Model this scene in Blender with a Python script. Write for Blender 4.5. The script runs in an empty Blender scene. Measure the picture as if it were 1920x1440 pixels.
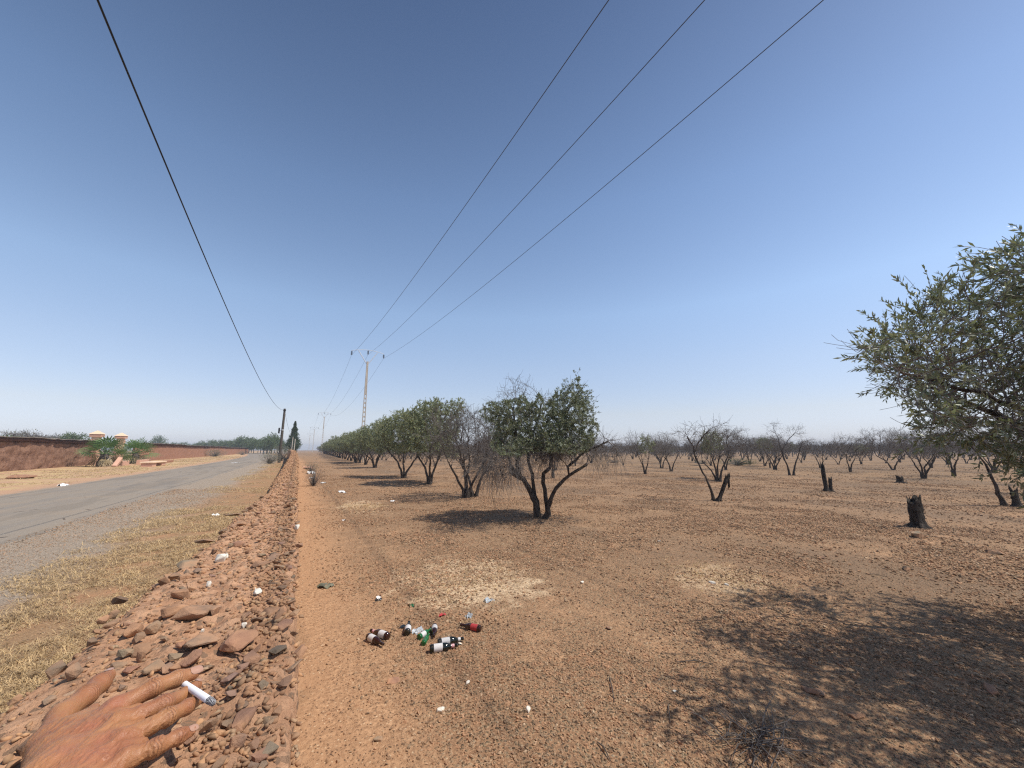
import bpy, bmesh, math, random
import numpy as np
from mathutils import Vector, Matrix, Euler

SC = bpy.context.scene
R = math.radians
# ------------------------------------------------------------ camera, sky, sun, exposure
CAMZ = 1.70
PITCH, YAW, FPX = R(9.7), R(28.7), 720.0            # focal length in pixels of a 1920 wide picture
cd = bpy.data.cameras.new('camera'); cam = bpy.data.objects.new('camera', cd)
SC.collection.objects.link(cam); SC.camera = cam
cd.sensor_width = 36; cd.lens = FPX / 1920 * 36
cd.clip_start = 0.02; cd.clip_end = 6000
cam.location = (0, 0, CAMZ); cam.rotation_euler = (R(90) + PITCH, 0, -YAW)

SUN_EL, SUN_AZ = R(57.1), R(127.6)                  # azimuth clockwise from +Y
w = bpy.data.worlds.new('World'); SC.world = w; w.use_nodes = True
nt = w.node_tree; nt.nodes.clear()
sky = nt.nodes.new('ShaderNodeTexSky'); sky.sky_type = 'NISHITA'; sky.sun_disc = False
sky.sun_elevation = SUN_EL; sky.sun_rotation = SUN_AZ
sky.altitude = 400; sky.air_density = 1.0; sky.dust_density = 0.5; sky.ozone_density = 2.0
bg = nt.nodes.new('ShaderNodeBackground'); bg.inputs[1].default_value = 0.15
tc = nt.nodes.new('ShaderNodeTexCoord'); sx = nt.nodes.new('ShaderNodeSeparateXYZ'); nt.links.new(tc.outputs['Generated'], sx.inputs[0])
cr_ = nt.nodes.new('ShaderNodeValToRGB'); nt.links.new(sx.outputs[2], cr_.inputs[0])      # dusty air: brighter towards the horizon, all round
STOPS = [(0, (.70, .74, 1.05)), (.087, (1.05, .88, .88)), (.2, (1.27, 1.09, 1.02)), (.33, (1.42, 1.30, 1.20)), (.556, (1.12, 1.10, 1.08)), (.82, (.62, .64, .68)), (1, (.55, .57, .62))]
while len(cr_.color_ramp.elements) < len(STOPS): cr_.color_ramp.elements.new(.5)
for e_, (p_, c_) in zip(cr_.color_ramp.elements, STOPS): e_.position = p_; e_.color = (*[q / 1.5 for q in c_], 1)
mx_ = nt.nodes.new('ShaderNodeVectorMath'); mx_.operation = 'MULTIPLY'; ms_ = nt.nodes.new('ShaderNodeVectorMath'); ms_.operation = 'SCALE'; ms_.inputs['Scale'].default_value = 1.5
nt.links.new(sky.outputs[0], mx_.inputs[0]); nt.links.new(cr_.outputs[0], mx_.inputs[1]); nt.links.new(mx_.outputs[0], ms_.inputs[0])
out = nt.nodes.new('ShaderNodeOutputWorld')
nt.links.new(ms_.outputs[0], bg.inputs[0]); nt.links.new(bg.outputs[0], out.inputs[0])

sd = bpy.data.lights.new('sun', 'SUN'); sd.energy = 4.6; sd.angle = R(0.53); sd.color = (1, .95, .87)
sun = bpy.data.objects.new('sun', sd); SC.collection.objects.link(sun)
sdir = Vector((math.sin(SUN_AZ) * math.cos(SUN_EL), math.cos(SUN_AZ) * math.cos(SUN_EL), math.sin(SUN_EL)))
sun.rotation_euler = sdir.to_track_quat('Z', 'Y').to_euler(); sun.location = (0, 0, 30)

vs = SC.view_settings; vs.view_transform = 'Standard'; vs.look = 'None'; vs.gamma = 1; vs.use_curve_mapping = False
vs.exposure = 0.0
HAZE = .0007
SC.cycles.max_bounces = 6; SC.cycles.diffuse_bounces = 2; SC.cycles.glossy_bounces = 2
SC.cycles.transmission_bounces = 4; SC.cycles.volume_bounces = 0; SC.cycles.transparent_max_bounces = 8
SC.cycles.use_denoising = False; SC.cycles.filter_width = 1.25; SC.cycles.use_adaptive_sampling = False
rng = np.random.default_rng(7); random.seed(7)

# ------------------------------------------------------------ picture <-> place
cP, sP, cY, sY = math.cos(PITCH), math.sin(PITCH), math.cos(YAW), math.sin(YAW)
def ray(px, py):
    r = px - 960.0; u = (720 - py) * cP + FPX * sP; f = FPX * cP - (720 - py) * sP
    return np.array((r * cY + f * sY, -r * sY + f * cY, u))
def G(px, py, z=0.0):
    d = ray(px, py); t = (z - CAMZ) / d[2]
    return np.array((d[0] * t, d[1] * t, z))
def RT(px, py, t):
    return np.array((0, 0, CAMZ)) + ray(px, py) * t
def LAT(px, py, lat):                                # point of the ray in the vertical plane x = lat
    d = ray(px, py); return np.array((0, 0, CAMZ)) + d * (lat / d[0])
def cam_px(P):
    P = np.asarray(P, float); x, y, z = P[..., 0], P[..., 1], P[..., 2] - CAMZ
    r = x * cY - y * sY; f = x * sY + y * cY
    d = f * cP + z * sP; u = z * cP - f * sP
    return 960 + FPX * r / np.maximum(d, 1e-6), 720 - FPX * u / np.maximum(d, 1e-6), d

# ------------------------------------------------------------ noise
def _h(i, s):
    v = np.sin(i[..., 0] * 127.1 + i[..., 1] * 311.7 + i[..., 2] * 74.7 + s * 13.37) * 43758.5453
    return v - np.floor(v)
def vnoise(p, s=0.0):
    i = np.floor(p); f = p - i; f = f * f * (3 - 2 * f); o = 0
    for a in (0, 1):
        for b in (0, 1):
            for c in (0, 1):
                wgt = (f[..., 0] if a else 1 - f[..., 0]) * (f[..., 1] if b else 1 - f[..., 1]) * (f[..., 2] if c else 1 - f[..., 2])
                o = o + wgt * _h(i + np.array((a, b, c)), s)
    return o * 2 - 1
def fbm(p, oct=3, s=0.0):
    o = 0; a = 1.0; t = 0
    for k in range(oct):
        o = o + a * vnoise(p * 2 ** k, s + k); t += a; a *= .5
    return o / t
def v3(x, y, z=0.0):
    x, y = np.broadcast_arrays(np.asarray(x, float), np.asarray(y, float))
    return np.stack([x, y, np.broadcast_to(np.asarray(z, float), x.shape)], -1)
HERO = G(1012, 976)
def gz(x, y):
    x = np.asarray(x, float); y = np.asarray(y, float)
    m = np.clip((x - .8) / 2, 0, 1)
    d = np.hypot(x - HERO[0], y - HERO[1])
    f = np.clip(1.5 - np.hypot(x, y) / 90, 0.15, 1)
    return m * f * (.075 * fbm(v3(x * .38, y * .38), 2, 3) + .024 * fbm(v3(x * 1.7, y * 1.7), 3, 5)) + m * .10 * np.exp(-(d / 1.2) ** 2) \
        + .02 * np.clip((-x - 10.5) / 3, 0, 1) * fbm(v3(x * .5, y * .5), 2, 9)
def road_shift(y):
    y = np.asarray(y, float); return -.00044 * np.clip(y - 50, 0, 170) ** 2 - .15 * np.clip(y - 220, 0, None)

# ------------------------------------------------------------ objects
def tag(o, label=None, cat=None, group=None, kind=None):
    if label: o['label'] = label
    if cat: o['category'] = cat
    if group: o['group'] = group
    if kind: o['kind'] = kind
    return o
def link(name, data, parent=None, loc=None):
    o = bpy.data.objects.new(name, data); SC.collection.objects.link(o)
    if parent: o.parent = parent
    if loc is not None: o.location = loc
    return o
def empty(name, loc, label, cat, group=None, rz=0):
    o = link(name, None, None, loc); o.rotation_euler = (0, 0, rz); o.empty_display_size = .1
    return tag(o, label, cat, group)
def npmesh(name, V, F, mat=None, smooth=False):
    V = np.asarray(V, np.float32); me = bpy.data.meshes.new(name)
    me.vertices.add(len(V)); me.vertices.foreach_set('co', V.ravel())
    if isinstance(F, np.ndarray): Fs = [F]
    else: Fs = [np.asarray(f) for f in F if len(f)]
    L = np.concatenate([f.ravel() for f in Fs]).astype(np.int32)
    tot = np.concatenate([np.full(len(f), f.shape[1], np.int32) for f in Fs])
    st = np.concatenate([[0], np.cumsum(tot)[:-1]]).astype(np.int32)
    me.loops.add(len(L)); me.loops.foreach_set('vertex_index', L)
    me.polygons.add(len(tot)); me.polygons.foreach_set('loop_start', st); me.polygons.foreach_set('loop_total', tot)
    if smooth: me.polygons.foreach_set('use_smooth', np.ones(len(tot), bool))
    me.update(calc_edges=True); me.validate()
    if mat: me.materials.append(mat)
    return me
def bmmesh(name, bm, mat, smooth=False):
    me = bpy.data.meshes.new(name); bmesh.ops.recalc_face_normals(bm, faces=bm.faces); bm.to_mesh(me); bm.free()
    if smooth:
        for p in me.polygons: p.use_smooth = True
    if mat: me.materials.append(mat)
    return me
def box(bm, c, s, rz=0, tilt=None, bev=0):
    r = bmesh.ops.create_cube(bm, size=1); M = Matrix.Translation(c) @ Matrix.Rotation(rz, 4, 'Z')
    if tilt: M = M @ Euler(tilt).to_matrix().to_4x4()
    bmesh.ops.transform(bm, matrix=M @ Matrix.Diagonal((*s, 1)), verts=r['verts'])
    if bev:
        es = list({e for v in r['verts'] for e in v.link_edges})
        bmesh.ops.bevel(bm, geom=es, offset=bev, segments=1, affect='EDGES')
def lathe(bm, prof, seg=20, M=None):
    rows = []
    for r_, z in prof:
        rows.append([bm.verts.new((r_ * math.cos(2 * math.pi * k / seg), r_ * math.sin(2 * math.pi * k / seg), z)) for k in range(seg)])
    for a, b in zip(rows, rows[1:]):
        for k in range(seg): bm.faces.new((a[k], a[(k + 1) % seg], b[(k + 1) % seg], b[k]))
    bm.faces.new(rows[0][::-1]); bm.faces.new(rows[-1])
    if M is not None: bmesh.ops.transform(bm, matrix=M, verts=[v for r_ in rows for v in r_])
def tube(P, rad, k=6):
    """closed tube along points, returns V,F"""
    P = np.asarray(P, float); n = len(P); rad = np.broadcast_to(rad, n)
    T = np.gradient(P, axis=0); T /= np.linalg.norm(T, axis=1)[:, None] + 1e-9
    ref = np.array((.31, .12, .94)) if abs(T[:, 2]).mean() < .7 else np.array((.9, .3, .1))
    A = np.cross(T, ref); A /= np.linalg.norm(A, axis=1)[:, None]; B = np.cross(T, A)
    an = np.arange(k) * 2 * math.pi / k
    V = P[:, None] + rad[:, None, None] * (np.cos(an)[None, :, None] * A[:, None] + np.sin(an)[None, :, None] * B[:, None])
    i = np.arange(n - 1)[:, None] * k; j = np.arange(k)[None]; j2 = (j + 1) % k
    F = np.stack([i + j, i + j2, i + k + j2, i + k + j], -1).reshape(-1, 4)
    return V.reshape(-1, 3), F
def join(parts):
    Vs, Fs, o = [], [], 0
    for V, F in parts: Vs.append(V); Fs.append(F + o); o += len(V)
    return np.concatenate(Vs), np.concatenate(Fs)

# ------------------------------------------------------------ materials
class N:
    def __init__(s, name, rough=.8, spec=.3):
        s.m = bpy.data.materials.new(name); s.m.use_nodes = True; s.t = s.m.node_tree
        s.b = s.t.nodes['Principled BSDF']; s.b.inputs['Roughness'].default_value = rough
        s.b.inputs['Specular IOR Level'].default_value = spec
        s.co = s.t.nodes.new('ShaderNodeTexCoord'); s.geo = s.t.nodes.new('ShaderNodeNewGeometry')
    def node(s, ty, **k):
        n = s.t.nodes.new(ty)
        for a, v in k.items(): setattr(n, a, v)
        return n
    def L(s, a, b): s.t.links.new(a, b)
    def put(s, sock, v):
        if hasattr(v, 'links') or isinstance(v, bpy.types.NodeSocket): s.L(v, sock)
        else: sock.default_value = v
    def vec(s, kind='obj', scale=(1, 1, 1), rot=(0, 0, 0)):
        m = s.node('ShaderNodeMapping'); m.inputs['Scale'].default_value = scale; m.inputs['Rotation'].default_value = rot
        s.L(s.geo.outputs['Position'] if kind == 'pos' else s.co.outputs['Object'], m.inputs[0]); return m.outputs[0]
    def noise(s, v, sc, det=3, rough=.6, out=0, dist=0):
        n = s.node('ShaderNodeTexNoise'); s.L(v, n.inputs['Vector']); n.inputs['Scale'].default_value = sc
        n.inputs['Detail'].default_value = det; n.inputs['Roughness'].default_value = rough; n.inputs['Distortion'].default_value = dist
        return n.outputs[out]
    def vor(s, v, sc, feat='F1', out='Distance', rnd=1):
        n = s.node('ShaderNodeTexVoronoi', feature=feat); s.L(v, n.inputs['Vector']); n.inputs['Scale'].default_value = sc
        n.inputs['Randomness'].default_value = rnd; return n.outputs[out]
    def ramp(s, f, stops, interp='LINEAR'):
        n = s.node('ShaderNodeValToRGB'); s.L(f, n.inputs[0]); cr = n.color_ramp; cr.interpolation = interp
        while len(cr.elements) < len(stops): cr.elements.new(.5)
        for e, (p, c) in zip(cr.elements, stops):
            e.position = p; e.color = (*c, 1) if not isinstance(c, (int, float)) else (c, c, c, 1)
        return n.outputs[0]
    def mix(s, f, a, b, mode='MIX'):
        n = s.node('ShaderNodeMix', data_type='RGBA', blend_type=mode)
        s.put(n.inputs[0], f); s.put(n.inputs[6], (*a, 1) if isinstance(a, tuple) else a); s.put(n.inputs[7], (*b, 1) if isinstance(b, tuple) else b)
        return n.outputs[2]
    def math(s, op, a, b=None, clamp=False):
        n = s.node('ShaderNodeMath', operation=op, use_clamp=clamp); s.put(n.inputs[0], a)
        if b is not None: s.put(n.inputs[1], b)
        return n.outputs[0]
    def rng(s, v, a, b, c=0., d=1.):
        n = s.node('ShaderNodeMapRange', interpolation_type='SMOOTHSTEP'); s.L(v, n.inputs[0])
        for i, q in enumerate((a, b, c, d)): n.inputs[i + 1].default_value = q
        return n.outputs[0]
    def bump(s, h, dist=.01, st=1., prev=None):
        n = s.node('ShaderNodeBump'); s.L(h, n.inputs['Height']); n.inputs['Distance'].default_value = dist; n.inputs['Strength'].default_value = st
        if prev: s.L(prev, n.inputs['Normal'])
        s.L(n.outputs[0], s.b.inputs['Normal']); return n.outputs[0]
    def color(s, c): s.put(s.b.inputs['Base Color'], (*c, 1) if isinstance(c, tuple) else c); return s.m
    def rand(s): return s.node('ShaderNodeObjectInfo').outputs['Random']

def simple(name, c, rough=.7, spec=.3, var=.25, sc=8, bump=0.0, bsc=40):
    n = N(name, rough, spec); v = n.vec()
    k = n.noise(v, sc, 4)
    n.color(n.mix(k, tuple(x * (1 - var) for x in c), tuple(min(1, x * (1 + var)) for x in c)))
    if bump: n.bump(n.noise(v, bsc, 4), bump)
    return n.m

def mat_ground():
    n = N('ground_soil', .95, .15); P = n.vec('pos')
    sep = n.node('ShaderNodeSeparateXYZ'); n.L(P, sep.inputs[0]); X, Y = sep.outputs[0], sep.outputs[1]
    yy = n.math('MINIMUM', n.math('MAXIMUM', n.math('SUBTRACT', Y, 50.), 0.), 170.)
    xs = n.math('ADD', X, n.math('MULTIPLY', n.math('MULTIPLY', yy, yy), .00044))     # distance from the road's curve
    wob = n.math('MULTIPLY', n.math('SUBTRACT', n.noise(P, 1.3, 4), .5), 1.4)
    xw = n.math('ADD', xs, wob)
    # field: orange soil under brown grey chips
    big = n.noise(P, .45, 3); mid = n.noise(P, 2.2, 4); fine = n.noise(P, 30, 4, .7)
    soil = n.mix(n.rng(fine, .3, .7), (.31, .172, .092), (.61, .365, .20)); soil = n.mix(n.rng(mid, .35, .7), soil, (.455, .262, .142))
    spk = n.vor(P, 110, out='Color'); soil = n.mix(n.rng(spk, .80, .88), soil, (.15, .085, .05)); soil = n.mix(n.rng(spk, .12, .06), soil, (.66, .48, .30))
    chipc = n.ramp(n.vor(P, 42, out='Color'), [(.1, (.058, .040, .027)), (.35, (.175, .122, .076)), (.55, (.285, .196, .122)), (.75, (.38, .245, .145)), (.95, (.54, .41, .27))])
    cd_ = n.vor(P, 42); cover = n.rng(n.math('ADD', n.math('MULTIPLY', big, .6), n.math('MULTIPLY', mid, .5)), .34, .54)
    cover = n.math('MULTIPLY', cover, n.rng(xw, .35, 1.4))
    chip2 = n.ramp(n.vor(P, 15, out='Color'), [(.1, (.075, .053, .033)), (.5, (.24, .17, .095)), (.9, (.46, .34, .195))])
    chipc = n.mix(.35, chipc, chip2)
    field = n.mix(n.math('MULTIPLY', cover, n.rng(cd_, .55, .35)), soil, chipc)
    field = n.mix(n.math('MULTIPLY', n.rng(cd_, .45, .75), n.math('MULTIPLY', cover, .55)), field, (.13, .075, .045))
    far = n.rng(xs, 8, 40); field = n.mix(n.math('MULTIPLY', far, .35), field, (.23, .163, .095))
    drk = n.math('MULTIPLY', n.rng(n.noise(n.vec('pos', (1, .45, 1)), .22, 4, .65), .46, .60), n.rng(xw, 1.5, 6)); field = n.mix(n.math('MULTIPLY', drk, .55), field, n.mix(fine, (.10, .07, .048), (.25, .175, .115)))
    field = n.mix(n.math('MULTIPLY', n.rng(n.noise(P, .8, 5, .7), .60, .72), .5), field, (.52, .34, .19))
    # pale patches of bleached straw
    def patch(cx, cy, rx, ry, st):
        a = n.math('POWER', n.math('DIVIDE', n.math('SUBTRACT', X, cx), rx), 2.); b = n.math('POWER', n.math('DIVIDE', n.math('SUBTRACT', Y, cy), ry), 2.)
        d = n.math('ADD', n.math('ADD', a, b), n.math('MULTIPLY', n.math('SUBTRACT', n.noise(P, 2.6, 5, .7), .5), 4.2))
        return n.math('MULTIPLY', n.rng(d, 1.2, .3), n.math('MULTIPLY', n.rng(fine, .35, .55), st))
    for q in ((880, 1088, .95, 1.1, .8), (1350, 1082, .75, .6, .5), (680, 950, .7, 1.6, .8)):
        g = G(q[0], q[1]); field = n.mix(patch(g[0], g[1], *q[2:]), field, (.76, .56, .35))
    # verge: straw litter on brown soil ; grey grit near the asphalt ; pinkish soil beyond
    straw = n.mix(n.rng(n.noise(n.vec('pos', (1, 3.5, 1), (0, 0, .6)), 40, 4, .8), .3, .7), (.19, .105, .058), (.50, .32, .17))
    straw = n.mix(n.math('MULTIPLY', n.rng(n.noise(P, 1.7, 4), .45, .66), .8), straw, (.44, .235, .125))
    grit = n.ramp(n.vor(P, 95, out='Color'), [(.15, (.17, .135, .10)), (.5, (.33, .265, .20)), (.85, (.50, .40, .30))])
    col = n.mix(n.rng(xw, .2, -.2), field, (.30, .18, .10))
    col = n.mix(n.rng(xw, -.4, -.8), col, straw)
    col = n.mix(n.math('MULTIPLY', n.rng(xw, -2.1, -3.1), .95), col, grit)
    pink = n.mix(mid, (.44, .255, .155), (.54, .34, .21))
    col = n.mix(n.rng(xw, -9.4, -10.2), col, pink)
    straw2 = n.mix(n.noise(n.vec('pos', (1, 3, 1)), 16, 4, .75), (.36, .22, .11), (.72, .54, .27))
    col = n.mix(n.math('MULTIPLY', n.rng(xw, -10.2, -11.5), n.rng(n.noise(P, .5, 3), .42, .56)), col, straw2)
    col = n.mix(n.rng(xs, -21, -23), col, (.36, .24, .14))
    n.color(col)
    b1 = n.bump(n.noise(P, 26, 5, .75), .022, .9)
    b2 = n.bump(n.math('MULTIPLY', n.rng(cd_, .0, .5, 1, 0), cover), .012, .8, b1)
    n.bump(n.noise(P, 5, 3), .05, .6, b2)
    return n.m
def mat_road():
    n = N('weathered_asphalt', .85, .25); P = n.vec('pos')
    f = n.noise(P, 60, 3, .8); l = n.noise(n.vec('pos', (1.6, .12, 1)), 1.2, 3); v = n.vor(P, 90, out='Color')
    c = n.mix(f, (.20, .164, .125), (.37, .305, .235)); c = n.mix(n.math('MULTIPLY', n.rng(l, .45, .65), .4), c, (.20, .18, .16))
    c = n.mix(n.rng(v, .86, .93), c, (.45, .41, .35)); c = n.mix(n.rng(v, .10, .04), c, (.07, .06, .055))
    d = n.vor(n.vec('pos', (1, .35, 1)), .9, 'DISTANCE_TO_EDGE'); wd = n.noise(P, 1.1, 3)
    crack = n.math('MULTIPLY', n.rng(d, .012, .004), n.rng(wd, .58, .62)); c = n.mix(crack, c, (.05, .04, .035))
    pat = n.rng(n.noise(n.vec('pos', (.8, .15, 1)), .9, 3), .52, .56); c = n.mix(n.math('MULTIPLY', pat, .22), c, (.10, .085, .07)); dust = n.rng(n.noise(P, .8, 5, .7), .45, .7); c = n.mix(n.math('MULTIPLY', dust, .45), c, (.34, .25, .17))
    n.color(c); n.bump(n.noise(P, 70, 4, .8), .008, .8); return n.m
def mat_rock(name, cols, bump=.006, sc=30):
    n = N(name, .85, .25); v = n.vec('pos'); r = n.rand()
    c = n.ramp(r, [(i / max(1, len(cols) - 1), q) for i, q in enumerate(cols)])
    k = n.noise(v, sc, 5, .7); c = n.mix(k, n.mix(1., c, (.55, .52, .50), 'MULTIPLY'), n.mix(1., c, (1.35, 1.3, 1.25), 'MULTIPLY'))
    up = n.node('ShaderNodeSeparateXYZ'); n.L(n.geo.outputs['Normal'], up.inputs[0])
    c = n.mix(n.math('MULTIPLY', n.rng(n.noise(v, 12, 4), .40, .66), .75), c, (.50, .27, .145))     # soil dust on it
    n.color(c); n.bump(n.noise(v, sc * 2.5, 5, .75), bump * .6); return n.m
def mat_earth(name, a, b, bump=.03, sc=9, chips=True):
    n = N(name, .95, .15); P = n.vec('pos'); k = n.noise(P, sc, 5, .7)
    c = n.mix(n.rng(k, .3, .7), a, b)
    if chips:
        v = n.vor(P, 120, out='Color'); c = n.mix(n.rng(v, .72, .8), c, (.26, .16, .10)); c = n.mix(n.rng(v, .12, .06), c, (.50, .33, .21))
    n.color(c); q = n.bump(n.noise(P, sc * 7, 5, .75), bump * .45); n.bump(n.noise(P, sc * 1.5, 4), bump, .8, q); return n.m
def mat_bark():
    n = N('olive_bark', .9, .15); v = n.vec('obj', (9, 9, 2.5)); k = n.noise(v, 3, 5, .7)
    n.color(n.mix(n.rng(k, .3, .7), (.022, .017, .014), (.12, .096, .077))); n.bump(k, .03); return n.m
def mat_leaf(name, dark, light, pale):
    n = N(name, .45, .45); v = n.vor(n.vec(), 14, out='Color')
    c = n.ramp(v, [(0, dark), (.55, light), (1, tuple(x * 1.25 for x in light))])
    n.color(n.mix(n.math('MULTIPLY', n.geo.outputs['Backfacing'], .8), c, pale))
    tr = n.node('ShaderNodeBsdfTranslucent'); n.L(c, tr.inputs['Color']); ms = n.node('ShaderNodeMixShader'); ms.inputs[0].default_value = .28
    n.L(n.b.outputs[0], ms.inputs[1]); n.L(tr.outputs[0], ms.inputs[2]); n.L(ms.outputs[0], n.t.nodes['Material Output'].inputs['Surface']); return n.m
def mat_skin():
    n = N('weathered_skin', .46, .42); v = n.vec()
    blot = n.noise(v, 22, 3); f = n.noise(v, 160, 4, .7)
    c = n.mix(n.rng(blot, .35, .7), (.40, .185, .078), (.33, .130, .060)); c = n.mix(n.math('MULTIPLY', n.rng(f, .55, .75), .35), c, (.20, .085, .045))
    at = n.node('ShaderNodeAttribute', attribute_name='flush'); c = n.mix(n.math('MULTIPLY', at.outputs['Fac'], .6), c, (.38, .13, .075))
    ct = n.node('ShaderNodeAttribute', attribute_name='crease'); c = n.mix(n.math('MULTIPLY', ct.outputs['Fac'], .8), c, (.10, .038, .02))
    n.color(c); n.b.inputs['Subsurface Weight'].default_value = .12
    n.b.inputs['Subsurface Radius'].default_value = (.006, .002, .001); n.b.inputs['Subsurface Scale'].default_value = .6
    hv = n.vec('obj', (260, 110, 200), (0, 0, R(28)))                     # fine wrinkles across the hand's run
    w1 = n.noise(hv, 1.0, 4, .7, dist=1.2); cell = n.vor(n.vec('obj', (1, 1, 1)), 420, 'DISTANCE_TO_EDGE')
    q = n.bump(w1, .0009, 1.); n.bump(n.rng(cell, 0, .25), .00018, .6, q); return n.m
def mat_glass(name, c, tr=.5):
    n = N(name, .14, .6); v = n.vec(); d = n.rng(n.noise(v, 28, 5, .7), .50, .68); n.color(n.mix(n.math('MULTIPLY', d, .0 if tr > .55 else .45), c, (.34, .22, .13))); n.L(n.rng(n.noise(v, 28, 5, .7), .45, .7, .08, .6), n.b.inputs['Roughness']); n.b.inputs['Transmission Weight'].default_value = tr; n.b.inputs['IOR'].default_value = 1.5; return n.m

M = {}
M['ground'] = mat_ground(); M['road'] = mat_road(); M['bark'] = mat_bark(); M['skin'] = mat_skin()
M['rock'] = mat_rock('rubble_stone', [(.24, .15, .095), (.32, .18, .105), (.22, .175, .125), (.34, .17, .11), (.26, .215, .145), (.27, .165, .13), (.38, .27, .17)])
M['rock_dark'] = mat_rock('dark_stone', [(.17, .115, .078), (.22, .145, .095), (.18, .145, .105), (.25, .14, .09)])
M['chip'] = mat_rock('field_chip', [(.14, .098, .065), (.235, .162, .102), (.315, .222, .138), (.175, .122, .08), (.385, .25, .145), (.275, .192, .12), (.54, .41, .27)], .0015, 50)
M['white'] = simple('white_limestone', (.72, .66, .55), .8, .3, .08, 30)
M['char'] = mat_bark(); M['char'].name = 'charred_wood'
M['earth'] = mat_earth('clay_mortar', (.38, .20, .112), (.60, .35, .205), .010, 22)
M['pise'] = mat_earth('red_pise', (.18, .094, .060), (.33, .185, .12), .10, 2.2, False)
M['pise_smooth'] = mat_earth('red_pise_smooth', (.29, .145, .090), (.37, .19, .12), .05, 1.8, False)
M['cap'] = mat_earth('dark_wall_cap', (.07, .035, .025), (.13, .065, .045), .05, 3, False)
M['capstone'] = simple('grey_capping', (.22, .18, .15), .9, .2, .3, 2)
M['leaf'] = mat_leaf('olive_leaf', (.075, .092, .042), (.20, .23, .11), (.33, .345, .24))
M['leaf_far'] = mat_leaf('olive_leaf_row', (.12, .145, .062), (.29, .32, .14), (.34, .36, .23))
M['leaf_tree'] = mat_leaf('tree_leaf', (.04, .075, .024), (.12, .175, .05), (.12, .16, .07))
M['leaf_cyp'] = mat_leaf('cypress_leaf', (.03, .05, .022), (.085, .12, .05), (.07, .10, .05))
M['leaf_pale'] = mat_leaf('grey_shrub_leaf', (.12, .115, .075), (.26, .25, .17), (.28, .27, .19))
M['twig'] = simple('dry_twig', (.15, .13, .115), .9, .15, .35, 5)
M['stem_bark'] = simple('grey_bark', (.10, .082, .068), .9, .2, .4, 6)
M['straw'] = mat_leaf('dry_straw', (.28, .18, .09), (.64, .46, .24), (.50, .36, .19))
M['palm'] = mat_leaf('palm_leaf', (.045, .11, .035), (.13, .23, .07), (.18, .25, .10))
M['palm_dry'] = mat_leaf('dry_palm_leaf', (.30, .21, .11), (.48, .37, .20), (.42, .32, .18))
M['concrete'] = simple('pale_concrete', (.52, .46, .38), .85, .25, .15, 3)
M['steel'] = simple('galvanised_steel', (.62, .64, .66), .45, .5, .1, 3)
M['insul'] = simple('insulator_glass', (.05, .06, .07), .2, .6, .2, 3)
M['wire'] = simple('conductor', (.05, .05, .055), .6, .3, .1, 3)
M['cable'] = simple('black_cable', (.02, .02, .022), .6, .3, .1, 3)
M['pole'] = simple('weathered_wood_pole', (.095, .078, .062), .9, .2, .4, 4, .01, 30)
M['pink'] = simple('pink_plaster', (.62, .36, .25), .85, .2, .15, 4)
M['peach'] = simple('cream_cap', (.78, .56, .38), .8, .2, .1, 4)
M['paper'] = simple('white_plastic', (.82, .81, .78), .5, .4, .06, 20)
M['label'] = simple('paper_label', (.60, .58, .56), .6, .3, .42, 130)
M['label_red'] = simple('red_label', (.42, .045, .045), .5, .4, .3, 60)
M['label_pink'] = simple('pink_neck_label', (.70, .38, .38), .5, .4, .2, 60)
M['brown_glass'] = mat_glass('brown_glass', (.035, .010, .006), .25)
M['dark_glass'] = mat_glass('dark_green_glass', (.010, .014, .010), .25)
M['green_glass'] = mat_glass('green_glass', (.02, .20, .055), .45)
M['clear_glass'] = mat_glass('clear_plastic', (.8, .84, .85), .6)
# ------------------------------------------------------------ rocks
def rock_mesh(name, seed, mat, flat=.45, npts=14, sub=False):
    r = np.random.default_rng(seed); bm = bmesh.new()
    p = r.normal(size=(npts, 3)); p /= np.linalg.norm(p, axis=1)[:, None]; p *= r.uniform(.75, 1.1, (npts, 1))
    p = np.sign(p) * np.abs(p) ** .75
    p *= np.array((.5, .5 * r.uniform(.5, .85), .5 * flat * r.uniform(.7, 1.2)))
    for q in p: bm.verts.new(q)
    g = bmesh.ops.convex_hull(bm, input=bm.verts)
    bmesh.ops.delete(bm, geom=[v for v in bm.verts if not v.link_faces], context='VERTS')
    if sub:
        bmesh.ops.bevel(bm, geom=list(bm.edges), offset=.032, segments=1, affect='EDGES')
        bmesh.ops.triangulate(bm, faces=bm.faces)
        bmesh.ops.subdivide_edges(bm, edges=[e for e in bm.edges if e.calc_length() > .16], cuts=1)
        bmesh.ops.triangulate(bm, faces=bm.faces)
        co = np.array([v.co for v in bm.verts]); d = fbm(co * 6 + seed, 3, seed)
        for v, k in zip(bm.verts, d): v.co *= 1 + .09 * k
    return bmmesh(name, bm, mat)
ROCK = [rock_mesh('stone_shape', 100 + i, M['rock'], flat=random.uniform(.35, .6)) for i in range(10)]
ROCKD = [rock_mesh('dark_stone_shape', 130 + i, M['rock_dark'], flat=random.uniform(.4, .8), npts=12) for i in range(6)]
BIG = [rock_mesh('slab_shape', 150 + i, M['rock'], flat=random.uniform(.35, .55), npts=12, sub=True) for i in range(8)]
BIGW = [rock_mesh('white_stone_shape', 170 + i, M['white'], flat=.6, npts=14, sub=True) for i in range(3)]
CHIP = [rock_mesh('chip_shape', 200 + i, M['chip'], flat=random.uniform(.3, .55), npts=10) for i in range(8)]

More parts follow.
